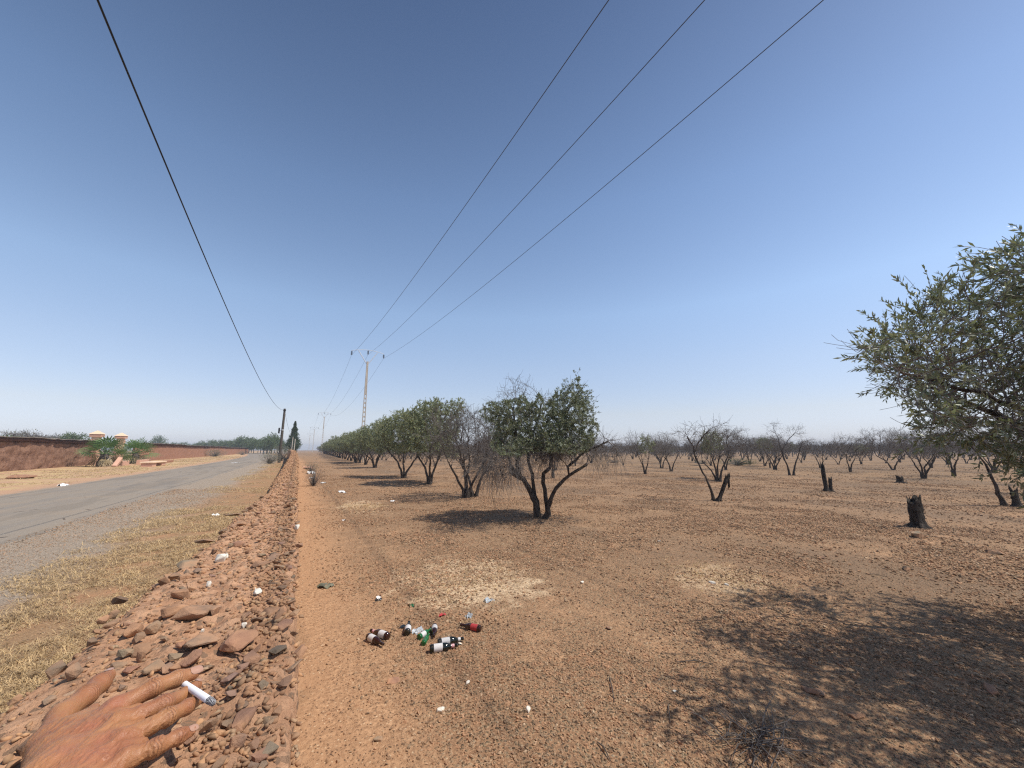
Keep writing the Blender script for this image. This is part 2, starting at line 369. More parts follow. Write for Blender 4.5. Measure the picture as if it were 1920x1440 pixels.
def scatter(name, pts, rots, scl, idx, meshes, **tags):
    """instances of uncountable small pieces, one object"""
    me = bpy.data.meshes.new(name + '_points'); me.vertices.add(len(pts)); me.vertices.foreach_set('co', np.asarray(pts, np.float32).ravel())
    for nm, ty, a in (('rot', 'FLOAT_VECTOR', rots), ('scl', 'FLOAT_VECTOR', scl)):
        at = me.attributes.new(nm, ty, 'POINT'); at.data.foreach_set('vector', np.asarray(a, np.float32).ravel())
    at = me.attributes.new('idx', 'INT', 'POINT'); at.data.foreach_set('value', np.asarray(idx, np.int32))
    o = link(name, me); tag(o, **tags)
    coll = bpy.data.collections.new(name + '_shapes')
    for m in meshes: coll.objects.link(bpy.data.objects.new(name + '_shape', m))
    ng = bpy.data.node_groups.new(name, 'GeometryNodeTree')
    ng.interface.new_socket('Geometry', in_out='INPUT', socket_type='NodeSocketGeometry'); ng.interface.new_socket('Geometry', in_out='OUTPUT', socket_type='NodeSocketGeometry')
    gi = ng.nodes.new('NodeGroupInput'); go = ng.nodes.new('NodeGroupOutput'); ip = ng.nodes.new('GeometryNodeInstanceOnPoints')
    ci = ng.nodes.new('GeometryNodeCollectionInfo'); ci.inputs[0].default_value = coll; ci.inputs[1].default_value = True; ci.inputs[2].default_value = True
    def attr(nm, ty):
        a = ng.nodes.new('GeometryNodeInputNamedAttribute'); a.data_type = ty; a.inputs[0].default_value = nm
        return next(s for s in a.outputs if s.enabled and s.name == 'Attribute')
    ng.links.new(gi.outputs[0], ip.inputs['Points']); ng.links.new(ci.outputs[0], ip.inputs['Instance']); ip.inputs['Pick Instance'].default_value = True
    ng.links.new(attr('idx', 'INT'), ip.inputs['Instance Index']); ng.links.new(attr('rot', 'FLOAT_VECTOR'), ip.inputs['Rotation'])
    ng.links.new(attr('scl', 'FLOAT_VECTOR'), ip.inputs['Scale']); ng.links.new(ip.outputs[0], go.inputs[0])
    o.modifiers.new('scatter', 'NODES').node_group = ng
    return o

# ------------------------------------------------------------ ground
def build_ground():
    rr = np.concatenate([[0.3], np.geomspace(.6, 1500, 190)]); na = 540
    an = np.linspace(0, 2 * math.pi, na, endpoint=False)
    X = rr[:, None] * np.sin(an); Y = rr[:, None] * np.cos(an)
    V = np.stack([X, Y, gz(X, Y)], -1).reshape(-1, 3)
    i = np.arange(len(rr) - 1)[:, None] * na; j = np.arange(na)[None]; j2 = (j + 1) % na
    F = np.stack([i + j, i + na + j, i + na + j2, i + j2], -1).reshape(-1, 4)
    V = np.concatenate([V, [[0, 0, 0]]]); c = len(V) - 1
    T = np.stack([np.arange(na), (np.arange(na) + 1) % na, np.full(na, c)], -1)[:, ::-1]
    me = npmesh('ground', V, [F, T], M['ground'], True)
    bm = bmesh.new(); bm.from_mesh(me); bmesh.ops.recalc_face_normals(bm, faces=bm.faces)
    if bm.faces[0].normal.z < 0: bmesh.ops.reverse_faces(bm, faces=bm.faces)
    bm.to_mesh(me); bm.free()
    tag(link('ground', me), 'stony orange brown soil of the field and verges', kind='structure')
build_ground()
def build_road():
    y = np.concatenate([np.arange(-40, 30, .12), np.arange(30, 300, 1.)]); s = road_shift(y)
    xr = -4.45 + s + .16 * fbm(v3(y * 1.3, 0), 4, 2) + .10 * fbm(v3(y * .3, 3), 2, 4); xl = -9.75 + s + .12 * fbm(v3(y * 1.1, 7), 3, 8)
    k = 9; u = np.linspace(0, 1, k); X = xl[:, None] + (xr - xl)[:, None] * u; Y = np.repeat(y[:, None], k, 1)
    Z = .012 + .05 * np.sin(u * math.pi)[None] + 0 * X; Z[:, 0] = Z[:, -1] = -.01
    V = np.stack([X, Y, Z], -1).reshape(-1, 3); i = np.arange(len(y) - 1)[:, None] * k; j = np.arange(k - 1)[None]
    F = np.stack([i + j, i + j + 1, i + k + j + 1, i + k + j], -1).reshape(-1, 4)
    tag(link('road', npmesh('road', V, F, M['road'], True)), 'narrow grey asphalt country road with crumbling edges', kind='structure')
build_road()

# ------------------------------------------------------------ rubble wall
_yk = [-3, .4, 1.2, 2.3, 5.6, 9.5, 16, 30, 60, 100]
_hk = [.36, .36, .37, .42, .50, .54, .50, .34, .12, .00]      # camera height above the wall top
_wk = [.41, .40, .35, .335, .30, .34, .36, .40, .50, .60]
def wtop(y): return CAMZ - np.interp(y, _yk, _hk)
def wshift(y): return -.00020 * np.clip(np.asarray(y, float) - 14, 0, None) ** 2
def wleft(y): y = np.asarray(y, float); return wshift(y) - np.interp(y, _yk, _wk) + .035 * fbm(v3(y * 2.2, 1), 3, 21) * np.minimum(1, .6 + y * .1)
def wright(y): y = np.asarray(y, float); return wshift(y) + .020 + .024 * fbm(v3(y * 6, 2), 3, 23)
def wall_z(x, y):
    x = np.asarray(x, float); y = np.asarray(y, float); l, r = wleft(y), wright(y); u = (x - l) / (r - l)
    e = np.minimum(u, 1 - u); edge = np.clip(e / .12, 0, 1)
    rough = .014 * fbm(v3(x * 14, y * 14), 3, 31) + .006 * fbm(v3(x * 45, y * 45), 2, 33)
    right = np.clip((u - .72) / .28, 0, 1)
    rough = rough * (1 + 1.1 * right) - .012 * right
    amp = 1 + np.clip(y - 5, 0, 30) * .12
    return wtop(y) + rough * amp - .018 * (1 - edge) ** 2 - .02 * (u < .3) * (.3 - u)
def mat_small():
    n = N('small_stone', .9, .2); P = n.vec('pos'); v = n.vor(P, 45, out='Color'); k = n.noise(P, 90, 3, .7)
    c = n.ramp(v, [(.1, (.24, .145, .09)), (.3, (.42, .235, .13)), (.5, (.30, .195, .12)), (.7, (.52, .30, .16)), (.9, (.36, .26, .165))])
    n.color(n.mix(k, n.mix(1., c, (.65, .62, .6), 'MULTIPLY'), n.mix(1., c, (1.3, 1.25, 1.2), 'MULTIPLY'))); return n.m
M['small'] = mat_small()
def build_wall():
    root = empty('rubble_wall', (0, 0, 0), 'low crumbling wall of red clay and loose stones between road and field', 'wall')
    y = np.concatenate([np.arange(-3, .3, .06), np.arange(.3, 3, .009), np.geomspace(3, 100, 420)])
    u = np.concatenate([np.full(5, 0.), np.linspace(0, 1, 46), np.full(9, 1.)])
    dz = np.concatenate([[-9, -1.0, -.5, -.2, -.07], np.zeros(46), [-.03, -.07, -.13, -.2, -.3, -.5, -.8, -1.1, -9]])
    l, r = wleft(y), wright(y); X = l[:, None] + (r - l)[:, None] * u[None]; Y = np.repeat(y[:, None], len(u), 1)
    Z = wall_z(X, Y) + dz[None]; Z = np.maximum(Z, -.05)
    side = np.where(dz < 0, 1, 0)[None]; P = v3(X, Y, Z)
    nz = fbm(v3(Y * 9, Z * 16, X * 0 + 3), 3, 41)
    X = X + side * np.where(u < .5, -1, .8)[None] * (.012 * nz - .0 ) + side * np.where(u < .5, -.06, -.01)[None] * np.clip(-dz, 0, 1)[None]
    k = len(u); V = np.stack([X, Y, Z], -1).reshape(-1, 3); i = np.arange(len(y) - 1)[:, None] * k; j = np.arange(k - 1)[None]
    F = np.stack([i + j, i + j + 1, i + k + j + 1, i + k + j], -1).reshape(-1, 4)
    link('clay_core', npmesh('clay_core', V, F, M['earth'], True), root)
    # stones seen in the photograph: px, py, length, width (pixels), angle, palette
    S = [(325, 1155, 60, 42, 15, 'b'), (356, 1158, 42, 28, 40, 'b'), (373, 1210, 80, 30, 22, 'b'), (339, 1216, 17, 15, 0, 'b'), (446, 1212, 38, 36, 60, 'b'),
         (427, 1204, 14, 12, 10, 'r'), (457, 1177, 19, 12, 15, 'w'), (379, 1188, 12, 9, 10, 'w'), (359, 1246, 56, 30, 20, 'b'), (381, 1263, 17, 12, 10, 'r'),
         (286, 1263, 56, 24, 20, 'b'), (467, 1249, 46, 34, 20, 'b'), (453, 1352, 62, 24, 48, 'b'), (445, 1405, 40, 32, 20, 'b'), (474, 1403, 30, 15, 80, 'b'),
         (501, 1416, 44, 30, 35, 'b'), (359, 1394, 38, 22, 25, 'b'), (263, 1230, 48, 20, 18, 'b'), (233, 1232, 32, 14, 25, 'r'), (261, 1242, 23, 15, 20, 'r'),
         (284, 1188, 36, 17, 15, 'b'), (249, 1192, 28, 17, 40, 'b'), (258, 1206, 28, 15, 20, 'r'), (220, 1252, 16, 10, -20, 'r'), (245, 1261, 30, 9, 0, 'r'),
         (307, 1199, 16, 9, 0, 'r'), (323, 1083, 36, 13, 15, 'b'), (351, 1064, 16, 14, 60, 'b'), (337, 1123, 52, 17, 15, 'b'), (294, 1098, 16, 12, 0, 'r'),
         (412, 1053, 26, 12, 0, 'w'), (483, 1112, 10, 11, 60, 'w'), (391, 1100, 14, 10, 10, 'w'), (424, 1047, 10, 7, 20, 'w'), (447, 1023, 27, 12, 10, 'b'),
         (212, 1157, 28, 17, 20, 'd'), (222, 1134, 32, 13, 20, 'd'), (192, 1170, 18, 12, 30, 'd'), (136, 1272, 44, 22, 15, 'b'), (106, 1264, 28, 16, 40, 'd'),
         (556, 997, 11, 7, 20, 'w'), (512, 1050, 26, 12, 20, 'b'), (487, 1062, 24, 12, 30, 'b'), (30, 1312, 34, 14, 25, 'd'), (170, 1215, 20, 13, 0, 'd'),
         (452, 985, 24, 9, 15, 'b'), (436, 966, 20, 9, 15, 'd'), (470, 952, 18, 8, 15, 'b'), (385, 1013, 20, 9, 25, 'd'), (402, 1036, 18, 12, 10, 'd'),
         (180, 1300, 22, 12, 20, 'r'), (90, 1320, 26, 12, 30, 'r'), (226, 1296, 18, 10, 10, 'r'), (405, 1290, 18, 11, 30, 'r'), (520, 1230, 22, 18, 60, 'd'),
         (530, 1185, 26, 14, 50, 'b'), (505, 1150, 28, 14, 50, 'b'), (520, 1330, 18, 24, 60, 'd'), (495, 1290, 24, 14, 35, 'r'), (430, 1300, 20, 12, 20, 'd'),
         (455, 1325, 26, 9, 25, 'b'), (500, 1360, 30, 22, 60, 'b'), (410, 1345, 22, 12, 30, 'r'), (395, 1425, 34, 14, 30, 'b'), (342, 1428, 30, 14, 20, 'r')]
    pal = {'b': BIG, 'w': BIGW, 'd': ROCKD, 'r': ROCK}; n = 0; S = [(a, b_, c_ * .7, d_ * .6, e_, k_) if k_ == 'w' else (a, b_, c_, d_, e_, k_) for a, b_, c_, d_, e_, k_ in S]
    def put(me, x, y, size, yaw, sink=.25, tiltv=.25, z=None):
        o = link('stone', me, root); zz = float(wall_z(x, y)) if z is None else z
        o.location = (x, y, zz + size[2] * .5 * (1 - 2 * sink)); o.scale = size
        o.rotation_euler = (random.uniform(-tiltv, tiltv), random.uniform(-tiltv, tiltv), yaw)
    for (px, py, Lp, Wp, ang, kd) in S:
        g = G(px, py, CAMZ - .37)
        for _ in range(2): g = G(px, py, float(wall_z(g[0], g[1])))
        a = R(ang); h = G(px + 10 * math.cos(a), py - 10 * math.sin(a), g[2]); d = h - g
        sc_ = np.linalg.norm(d) / 10; e = G(px + 10 * math.sin(a), py + 10 * math.cos(a), g[2]) - g; sw = np.linalg.norm(e) / 10
        size = (Lp * sc_ * 1.05, min(Wp * sw * 1.5, Lp * sc_ * 1.3), min(Wp * sw, .05) * 1.25)
        put(random.choice(pal[kd]), g[0], g[1], size, math.atan2(d[1], d[0]), .32, .14); n += 1
    while n < 298:                                                      # others, denser and darker along the field edge
        y_ = .5 * (7 / .5) ** (random.random() ** .9); t_ = random.random()
        edge = t_ < .45; u_ = random.uniform(.78, 1.01) if edge else (random.uniform(-.03, .1) if t_ < .6 else random.uniform(.08, .8))
        x_ = float(wleft(y_) + (wright(y_) - wleft(y_)) * u_); s_ = random.uniform(.012, .028) * (1 + .35 * y_)
        put(random.choice(ROCKD if (edge and random.random() < .6) or u_ < .1 else ROCK), x_, y_, (s_, s_ * random.uniform(.7, 1), s_ * random.uniform(.7, 1.1)), random.uniform(.2, 1.3), .2, .45); n += 1
    # the many small ones, one mesh
    tri = []
    for me in ROCK[:5] + ROCKD[:4]:
        V_ = np.array([v.co for v in me.vertices]); F_ = np.array([list(p.vertices) for p in me.polygons if len(p.vertices) == 3]); tri.append((V_, F_))
    parts = []; nn = 13000; yy = .45 * (60 / .45) ** (rng.random(nn) ** 1.0); uu = np.where(rng.random(nn) < .32, rng.uniform(.70, 1.02, nn), rng.uniform(-.03, .95, nn))
    x0 = wleft(yy) + (wright(yy) - wleft(yy)) * uu; s0 = (.0025 + .008 * rng.random(nn) ** 2.2 + .0022 * (uu > .74)) * (1 + .55 * np.minimum(yy, 12)); z0 = wall_z(x0, yy)
    hangs = (uu > .95) & (rng.random(nn) < .5); z0 = z0 - np.where(hangs, rng.uniform(0, .12, nn), 0); x0 = x0 + np.where(hangs, .004, 0)
    for k in range(nn):
        V_, F_ = tri[k % 9]; E = np.array(Euler((rng.uniform(-.6, .6), rng.uniform(-.6, .6), rng.uniform(0, 6.3))).to_matrix())
        parts.append(((V_ * np.array((1, .9, 1.3)) * s0[k]) @ E.T + (x0[k], yy[k], z0[k] + .15 * s0[k]), F_))
    tag(link('small_stones', npmesh('small_stones', *join(parts), M['small']), root), kind='stuff')
build_wall()

# ------------------------------------------------------------ field gravel
def build_gravel():
    def zone(r0, r1, dens, s0, s1, a0=-2, a1=92):
        a = R(a1 - a0); n = int(dens * .5 * a * (r1 ** 2 - r0 ** 2))
        r_ = np.sqrt(rng.random(n) * (r1 ** 2 - r0 ** 2) + r0 ** 2); th = R(a0) + a * rng.random(n)
        x, y = r_ * np.sin(th), r_ * np.cos(th); s = s0 * (s1 / s0) ** (rng.random(n) ** 2.2)
        cov = fbm(v3(x * .9, y * .9), 3, 51); m = (x > .12) & (rng.random(n) < np.clip((x - .15) / 1.2, .03, 1) * np.clip(.62 + 1.5 * cov, .10, 1))
        return x[m], y[m], s[m]
    Z = [zone(1.5, 4, 7500, .007, .034), zone(4, 7.5, 4200, .010, .050), zone(7.5, 14, 1500, .017, .07), zone(14, 30, 260, .026, .09), zone(30, 60, 14, .05, .14)]
    x, y, s = [np.concatenate(q) for q in zip(*Z)]
    n = len(x); pts = np.stack([x, y, gz(x, y) + .05 * s], -1)
    rot = np.stack([rng.normal(0, .25, n), rng.normal(0, .25, n), rng.uniform(0, 6.28, n)], -1)
    scl = np.stack([s, s * rng.uniform(.7, 1.1, n), s * rng.uniform(1.0, 2.0, n)], -1)
    scatter('gravel', pts, rot, scl, rng.integers(0, 8, n), CHIP, label='brown stone chips strewn over the field', kind='stuff')
    print('gravel', n)
build_gravel()
STONE_SPOTS = [(612, 1100, 20, 'r'), (1230, 1125, 15, 'd'), (1722, 1010, 26, 'r'), (738, 1278, 26, 'b'), (708, 1390, 20, 'b'), (826, 1333, 16, 'w'), (1215, 1290, 12, 'd'),
               (1700, 1068, 20, 'd'), (1860, 1040, 22, 'd'), (1520, 1296, 28, 'b'), (1538, 1300, 22, 'b'), (1605, 1345, 24, 'b'), (1780, 1160, 20, 'd'), (1860, 1296, 28, 'b'),
               (1140, 1185, 14, 'r'), (1210, 1233, 12, 'd'), (1335, 1092, 14, 'w'), (1362, 1094, 10, 'w'), (1236, 1013, 8, 'w'), (877, 1282, 12, 'w'), (990, 1335, 16, 'w'),
               (1092, 1098, 13, 'w'), (1265, 1300, 9, 'w'), (1655, 1130, 9, 'd'), (1748, 1088, 11, 'd'), (1575, 1092, 11, 'd'), (1893, 1130, 14, 'd'), (1540, 1048, 12, 'd')]
def build_grit():
    n = 70000; y = .9 * (22 / .9) ** (rng.random(n) ** .8); x = -.75 - 4.0 * rng.random(n) ** .85; s = .003 * (1 + .30 * y) * (2.4 ** rng.random(n))
    c = fbm(v3(x * 1.2, y * 1.2), 3, 77); m = rng.random(n) < np.clip(.25 + (-x - 1.4) * .16 + .9 * c, .05, 1) * np.clip((x + 4.75) * 3, 0, 1); x, y, s = x[m], y[m], s[m]; n = len(x)
    scatter('roadside_grit', np.stack([x, y, np.where(x < -4.4, .012, 0) + .1 * s], -1), np.stack([rng.normal(0, .3, n), rng.normal(0, .3, n), rng.uniform(0, 6.28, n)], -1), np.stack([s, s * .85, s * rng.uniform(1, 1.8, n)], -1), rng.integers(0, 4, n), GRIT, label='grey and brown road grit between the asphalt and the rubble wall', kind='stuff')
M['grit'] = mat_rock('grit_stone', [(.19, .15, .11), (.34, .275, .20), (.26, .205, .15), (.45, .36, .26), (.32, .22, .14), (.39, .33, .25)], .001, 60)
GRIT = [rock_mesh('grit_shape', 260 + i, M['grit'], flat=random.uniform(.5, .8), npts=9) for i in range(4)]
build_grit()
def field_stones():
    words = {'b': 'flat brown stone', 'r': 'reddish stone', 'd': 'dark grey brown stone', 'w': 'pale cream stone'}
    zone = lambda px, py: ('at the edge of the near tree shade' if px > 1450 and py > 1140 else 'near the beer bottles' if 600 < px < 950 and py > 1050 else 'on the open field between stump and shade' if px > 1450 else 'on the pale straw patch' if px > 1300 and py < 1100 else 'on open gravelly soil')
    pal = {'b': BIG, 'w': BIGW, 'd': ROCKD, 'r': ROCK}; size = lambda s: 'large' if s > 22 else 'fist sized' if s > 15 else 'small'
    side = {0: 'on the left of the field', 1: 'in the middle of the foreground', 2: 'towards the right edge'}; seen = {}
    for k, (px, py, s, kd) in enumerate(STONE_SPOTS):
        g = G(px, py); t_ = np.linalg.norm(g - (0, 0, CAMZ)) / 760; L_ = s * t_
        o = link('field_stone', random.choice(pal[kd])); o.scale = (L_, L_ * .8, L_ * .75); o.rotation_euler = (.1, .1, random.uniform(0, 3))
        o.location = (g[0], g[1], float(gz(g[0], g[1])) + L_ * .08)
        lb = f'{size(s)} {words[kd]} {zone(px, py)}'; seen[lb] = seen.get(lb, 0) + 1
        if seen[lb] > 1: lb += [', farther right', ', third from left', ', fourth from left', ', last from left'][min(3, seen[lb] - 2)]
        tag(o, lb, 'stone', 'stones lying about the field')
field_stones()
# ------------------------------------------------------------ trees
def colonize(att, P0, par0, step=.1, infl=.9, kill=.16, iters=90, up=.0, jit=.18, r=None, maxn=9000):
    r = r or rng
    P = np.zeros((maxn, 3)); par = np.full(maxn, -1); kids = np.zeros(maxn, int); n = len(P0)
    P[:n] = P0; par[:n] = par0
    for q in par0:
        if q >= 0: kids[q] += 1
    nd = np.full(len(att), 1e9); ni = np.zeros(len(att), int); alive = np.ones(len(att), bool)
    def upd(a, b):
        idx = np.nonzero(alive)[0]
        if not len(idx): return
        d = np.linalg.norm(att[idx, None] - P[None, a:b], axis=2); m = d.argmin(1); dm = d[np.arange(len(idx)), m]
        s = dm < nd[idx]; nd[idx[s]] = dm[s]; ni[idx[s]] = m[s] + a; alive[nd < kill] = False
    upd(0, n)
    for it in range(iters):
        idx = np.nonzero(alive & (nd < (infl if it > 2 else 9)))[0]
        if not len(idx): break
        acc = np.zeros((n, 3)); v = att[idx] - P[ni[idx]]; v /= np.linalg.norm(v, axis=1)[:, None] + 1e-9
        np.add.at(acc, ni[idx], v); src = np.unique(ni[idx]); src = src[kids[src] < 3]
        if not len(src): break
        d = acc[src]; d /= np.linalg.norm(d, axis=1)[:, None] + 1e-9
        pd = P[src] - P[np.maximum(par[src], 0)]; pd /= np.linalg.norm(pd, axis=1)[:, None] + 1e-9
        d = d + .35 * pd + r.normal(0, jit, d.shape); d[:, 2] += up; d /= np.linalg.norm(d, axis=1)[:, None]
        m = min(len(src), maxn - n)
        if m <= 0: break
        P[n:n + m] = P[src[:m]] + d[:m] * step; par[n:n + m] = src[:m]; kids[src[:m]] += 1
        upd(n, n + m); n += m
    return P[:n].copy(), par[:n].copy()
def chains(P, par, base, dirs, L, nseg, droop, r, curl=.25):
    """append little twigs grown from the nodes base"""
    n0 = len(P); m = len(base); cur = P[base]; d = dirs / (np.linalg.norm(dirs, axis=1)[:, None] + 1e-9)
    prev = np.asarray(base); Ps, Qs = [P], [par]; off = n0; Ls = np.broadcast_to(L, m)
    for k in range(nseg):
        d = d + r.normal(0, curl, d.shape); d[:, 2] -= droop; d /= np.linalg.norm(d, axis=1)[:, None]
        cur = cur + d * (Ls / nseg)[:, None]; Ps.append(cur); Qs.append(prev.copy()); prev = off + np.arange(m); off += m
    return np.concatenate(Ps), np.concatenate(Qs), d
def radii(P, par, rt, ex=2.4, rmax=None):
    n = len(P); a = np.zeros(n); nk = np.bincount(par[par >= 0], minlength=n)
    a[nk == 0] = rt ** ex
    for i in range(n - 1, 0, -1):
        if par[i] >= 0: a[par[i]] += a[i]
    r_ = a ** (1 / ex); return r_ if rmax is None else r_ * min(1.0, rmax / r_.max()) if rmax < r_.max() else r_
def skel_mesh(P, par, rad, sel, k, flare=None):
    """tubes for the edges (child nodes) in sel"""
    ch = np.nonzero(sel & (par >= 0))[0]; n = len(P)
    D = P - P[np.maximum(par, 0)]; D[par < 0] = (0, 0, 1); D /= np.linalg.norm(D, axis=1)[:, None] + 1e-9
    big = np.full(n, -1); order = ch[np.argsort(rad[ch])]; big[par[order]] = order
    Dn = D.copy(); hb = big >= 0; Dn[hb] = D[hb] + D[big[hb]]; Dn /= np.linalg.norm(Dn, axis=1)[:, None] + 1e-9
    ref = np.array((.83, .51, .21)); an = np.arange(k) * 2 * math.pi / k
    def ring(C, T, r_):
        A = np.cross(T, ref); A /= np.linalg.norm(A, axis=1)[:, None] + 1e-9; B = np.cross(T, A)
        return C[:, None] + r_[:, None, None] * (np.cos(an)[None, :, None] * A[:, None] + np.sin(an)[None, :, None] * B[:, None])
    main = big[par[ch]] == ch
    Rn = ring(P, Dn, rad).reshape(-1, 3)
    side = ch[~main]; Rs = ring(P[par[side]], D[side], np.minimum(rad[side] * 1.15, rad[par[side]])).reshape(-1, 3)
    a0 = np.empty(len(ch), int); a0[main] = par[ch[main]] * k; a0[~main] = n * k + np.arange(len(side)) * k; b0 = ch * k
    j = np.arange(k); j2 = (j + 1) % k
    F = np.stack([a0[:, None] + j, a0[:, None] + j2, b0[:, None] + j2, b0[:, None] + j], -1).reshape(-1, 4)
    V = np.concatenate([Rn, Rs]); used = np.unique(F); mp = np.full(len(V), 0); mp[used] = np.arange(len(used))
    return V[used], mp[F]
def leaves(P, D, L, W, r, spread=.9, up=.25, face=None):
    """leaf blades (two bent triangles pairs) at the points P"""
    n = len(P); d = D / (np.linalg.norm(D, axis=1)[:, None] + 1e-9) + r.normal(0, spread, (n, 3)); d[:, 2] += up; d /= np.linalg.norm(d, axis=1)[:, None]
    q = r.normal(size=(n, 3)); q = np.cross(d, q); q /= np.linalg.norm(q, axis=1)[:, None]; nn = np.cross(q, d)
    l = L * r.uniform(.65, 1.25, n)[:, None]; w_ = W * r.uniform(.8, 1.2, n)[:, None] * .5
    b = P; t = P + d * l; m = P + d * l * .5 + nn * l * .04
    V = np.stack([b, m - q * w_, t, m + q * w_], 1).reshape(-1, 3); i = np.arange(n)[:, None] * 4
    return V, np.concatenate([i + (0, 1, 2), i + (0, 2, 3)])
def blob(c, rad, n, r, shell=.35):
    v = r.normal(size=(n, 3)); v /= np.linalg.norm(v, axis=1)[:, None]; k = r.uniform(shell, 1, n) ** .6
    return np.asarray(c) + v * k[:, None] * np.asarray(rad)
def stems(r, specs):
    """specs: list of polylines (each starts at base or at (stem, index)) -> P, par"""
    P, par, ids = [], [], []
    for sp in specs:
        start, pts = sp; pts = np.asarray(pts, float); me = []
        prev = -1 if start is None else ids[start[0]][min(start[1], len(ids[start[0]]) - 1)]
        # refine
        dense = [pts[0]]
        for a, b in zip(pts, pts[1:]):
            m = max(1, int(np.linalg.norm(b - a) / .11))
            for k in range(1, m + 1): dense.append(a + (b - a) * k / m + r.normal(0, .008, 3))
        for q in dense:
            P.append(q); par.append(prev); prev = len(P) - 1; me.append(prev)
        ids.append(me)
    return np.array(P), np.array(par)
def flare(P, rad, h=.28, k=1.0):
    return rad * (1 + k * np.exp(-np.maximum(P[:, 2] - P[:, 2].min(), 0) / h * 1.4) * (rad > .02))
def gen_stems(r, n=3, h=1.2, spread=.75, lean=(0, 0)):
    sp = []; a0 = r.uniform(0, 6.28)
    for i in range(n):
        a = a0 + i * 6.283 / n + r.normal(0, .3); s = spread * r.uniform(.6, 1.2); hh = h * r.uniform(.8, 1.2)
        d = np.array((math.cos(a), math.sin(a), 0)); q = d * .05
        pts = [q, d * (.05 + s * .12) + (0, 0, hh * .25), d * s * .45 + (lean[0] * .4, lean[1] * .4, hh * .6) + r.normal(0, .05, 3), d * s + (lean[0], lean[1], hh)]
        pts[0] = pts[0] + (0, 0, -.08); sp.append((None, pts))
    return sp
class Tree: pass
def make_tree(seed, specs, att, step=.11, infl=.9, kill=.17, iters=70, up=0., rt=.0035, rmax=.09, twn=0, twL=.22, twdroop=.05, tws=3,
              leafsel=None, leafn=0, leafL=.06, leafW=.015, thick=.014, k1=7, name='tree', leafmat='leaf', jit=.18, bark='bark', twig='twig', leafspread=.9, maxn=9000):
    r = np.random.default_rng(seed); P, par = stems(r, specs); ns0 = len(P)
    P, par = colonize(att, P, par, step, infl, kill, iters, up, jit, r, maxn)
    rad = radii(P, par, rt); core = len(P)
    if twn:
        nk = np.bincount(par[par >= 0], minlength=len(P)); cand = np.nonzero(rad < rt * 3.2)[0]; base = r.choice(cand, int(len(cand) * twn))
        D = P[base] - P[np.maximum(par[base], 0)]; D /= np.linalg.norm(D, axis=1)[:, None] + 1e-9
        P, par, _ = chains(P, par, base, D + r.normal(0, .7, D.shape), twL * r.uniform(.4, 1.3, len(base)), tws, twdroop, r)
        rad = np.concatenate([rad, np.full(len(P) - core, rt * .75)])
    if rmax < rad.max(): rad = np.where(rad > .02, .02 + (rad - .02) * (rmax - .02) / (rad.max() - .02), rad)
    if specs: n_s = ns0; rad[:n_s] = np.maximum(rad[:n_s], np.clip(rmax * .72 - .020 * P[:n_s, 2], .022, 1))
    T = Tree(); fl = flare(P, rad); tk = rad >= thick
    V, F = skel_mesh(P, par, fl, tk, k1)
    nz = fbm(V * np.array((9, 9, 4)), 3, seed); c = V
    V = V + np.stack([vnoise(V * 14, 1), vnoise(V * 14, 2), 0 * nz], -1) * np.clip(.012, 0, 1)
    T.trunk = npmesh('trunk', V, F, M[bark], True)
    V, F = skel_mesh(P, par, rad, ~tk, 3); T.twigs = npmesh('twigs', V, F, M[twig]); T.foliage = None
    if leafn:
        cand = np.nonzero(rad < rt * 2.6)[0]
        if leafsel is not None: cand = cand[leafsel(P[cand])]
        if len(cand):
            rep = r.choice(cand, int(len(cand) * leafn)); D = P[rep] - P[np.maximum(par[rep], 0)]
            B = P[rep] - D * r.uniform(0, 1, len(rep))[:, None]
            T.foliage = npmesh('foliage', *leaves(B, D, leafL, leafW, r, leafspread), M[leafmat])
    T.P, T.par, T.rad = P, par, rad
    return T
def plant(T, name, loc, label, cat, group, rz=0, s=1.0, leafmat=None):
    e = empty(name, (float(loc[0]), float(loc[1]), float(loc[2])), label, cat, group, rz); e.scale = (s,) * 3 if s == 1.0 else (s * random.uniform(.88, 1.15), s * random.uniform(.88, 1.15), s * random.uniform(.88, 1.12))
    link('trunk', T.trunk, e); link('branches', T.twigs, e)['kind'] = 'stuff'
    if T.foliage: link('foliage', T.foliage, e)['kind'] = 'stuff'
    return e
def onground(px, py): g = G(px, py); g[2] = gz(g[0], g[1]); return g

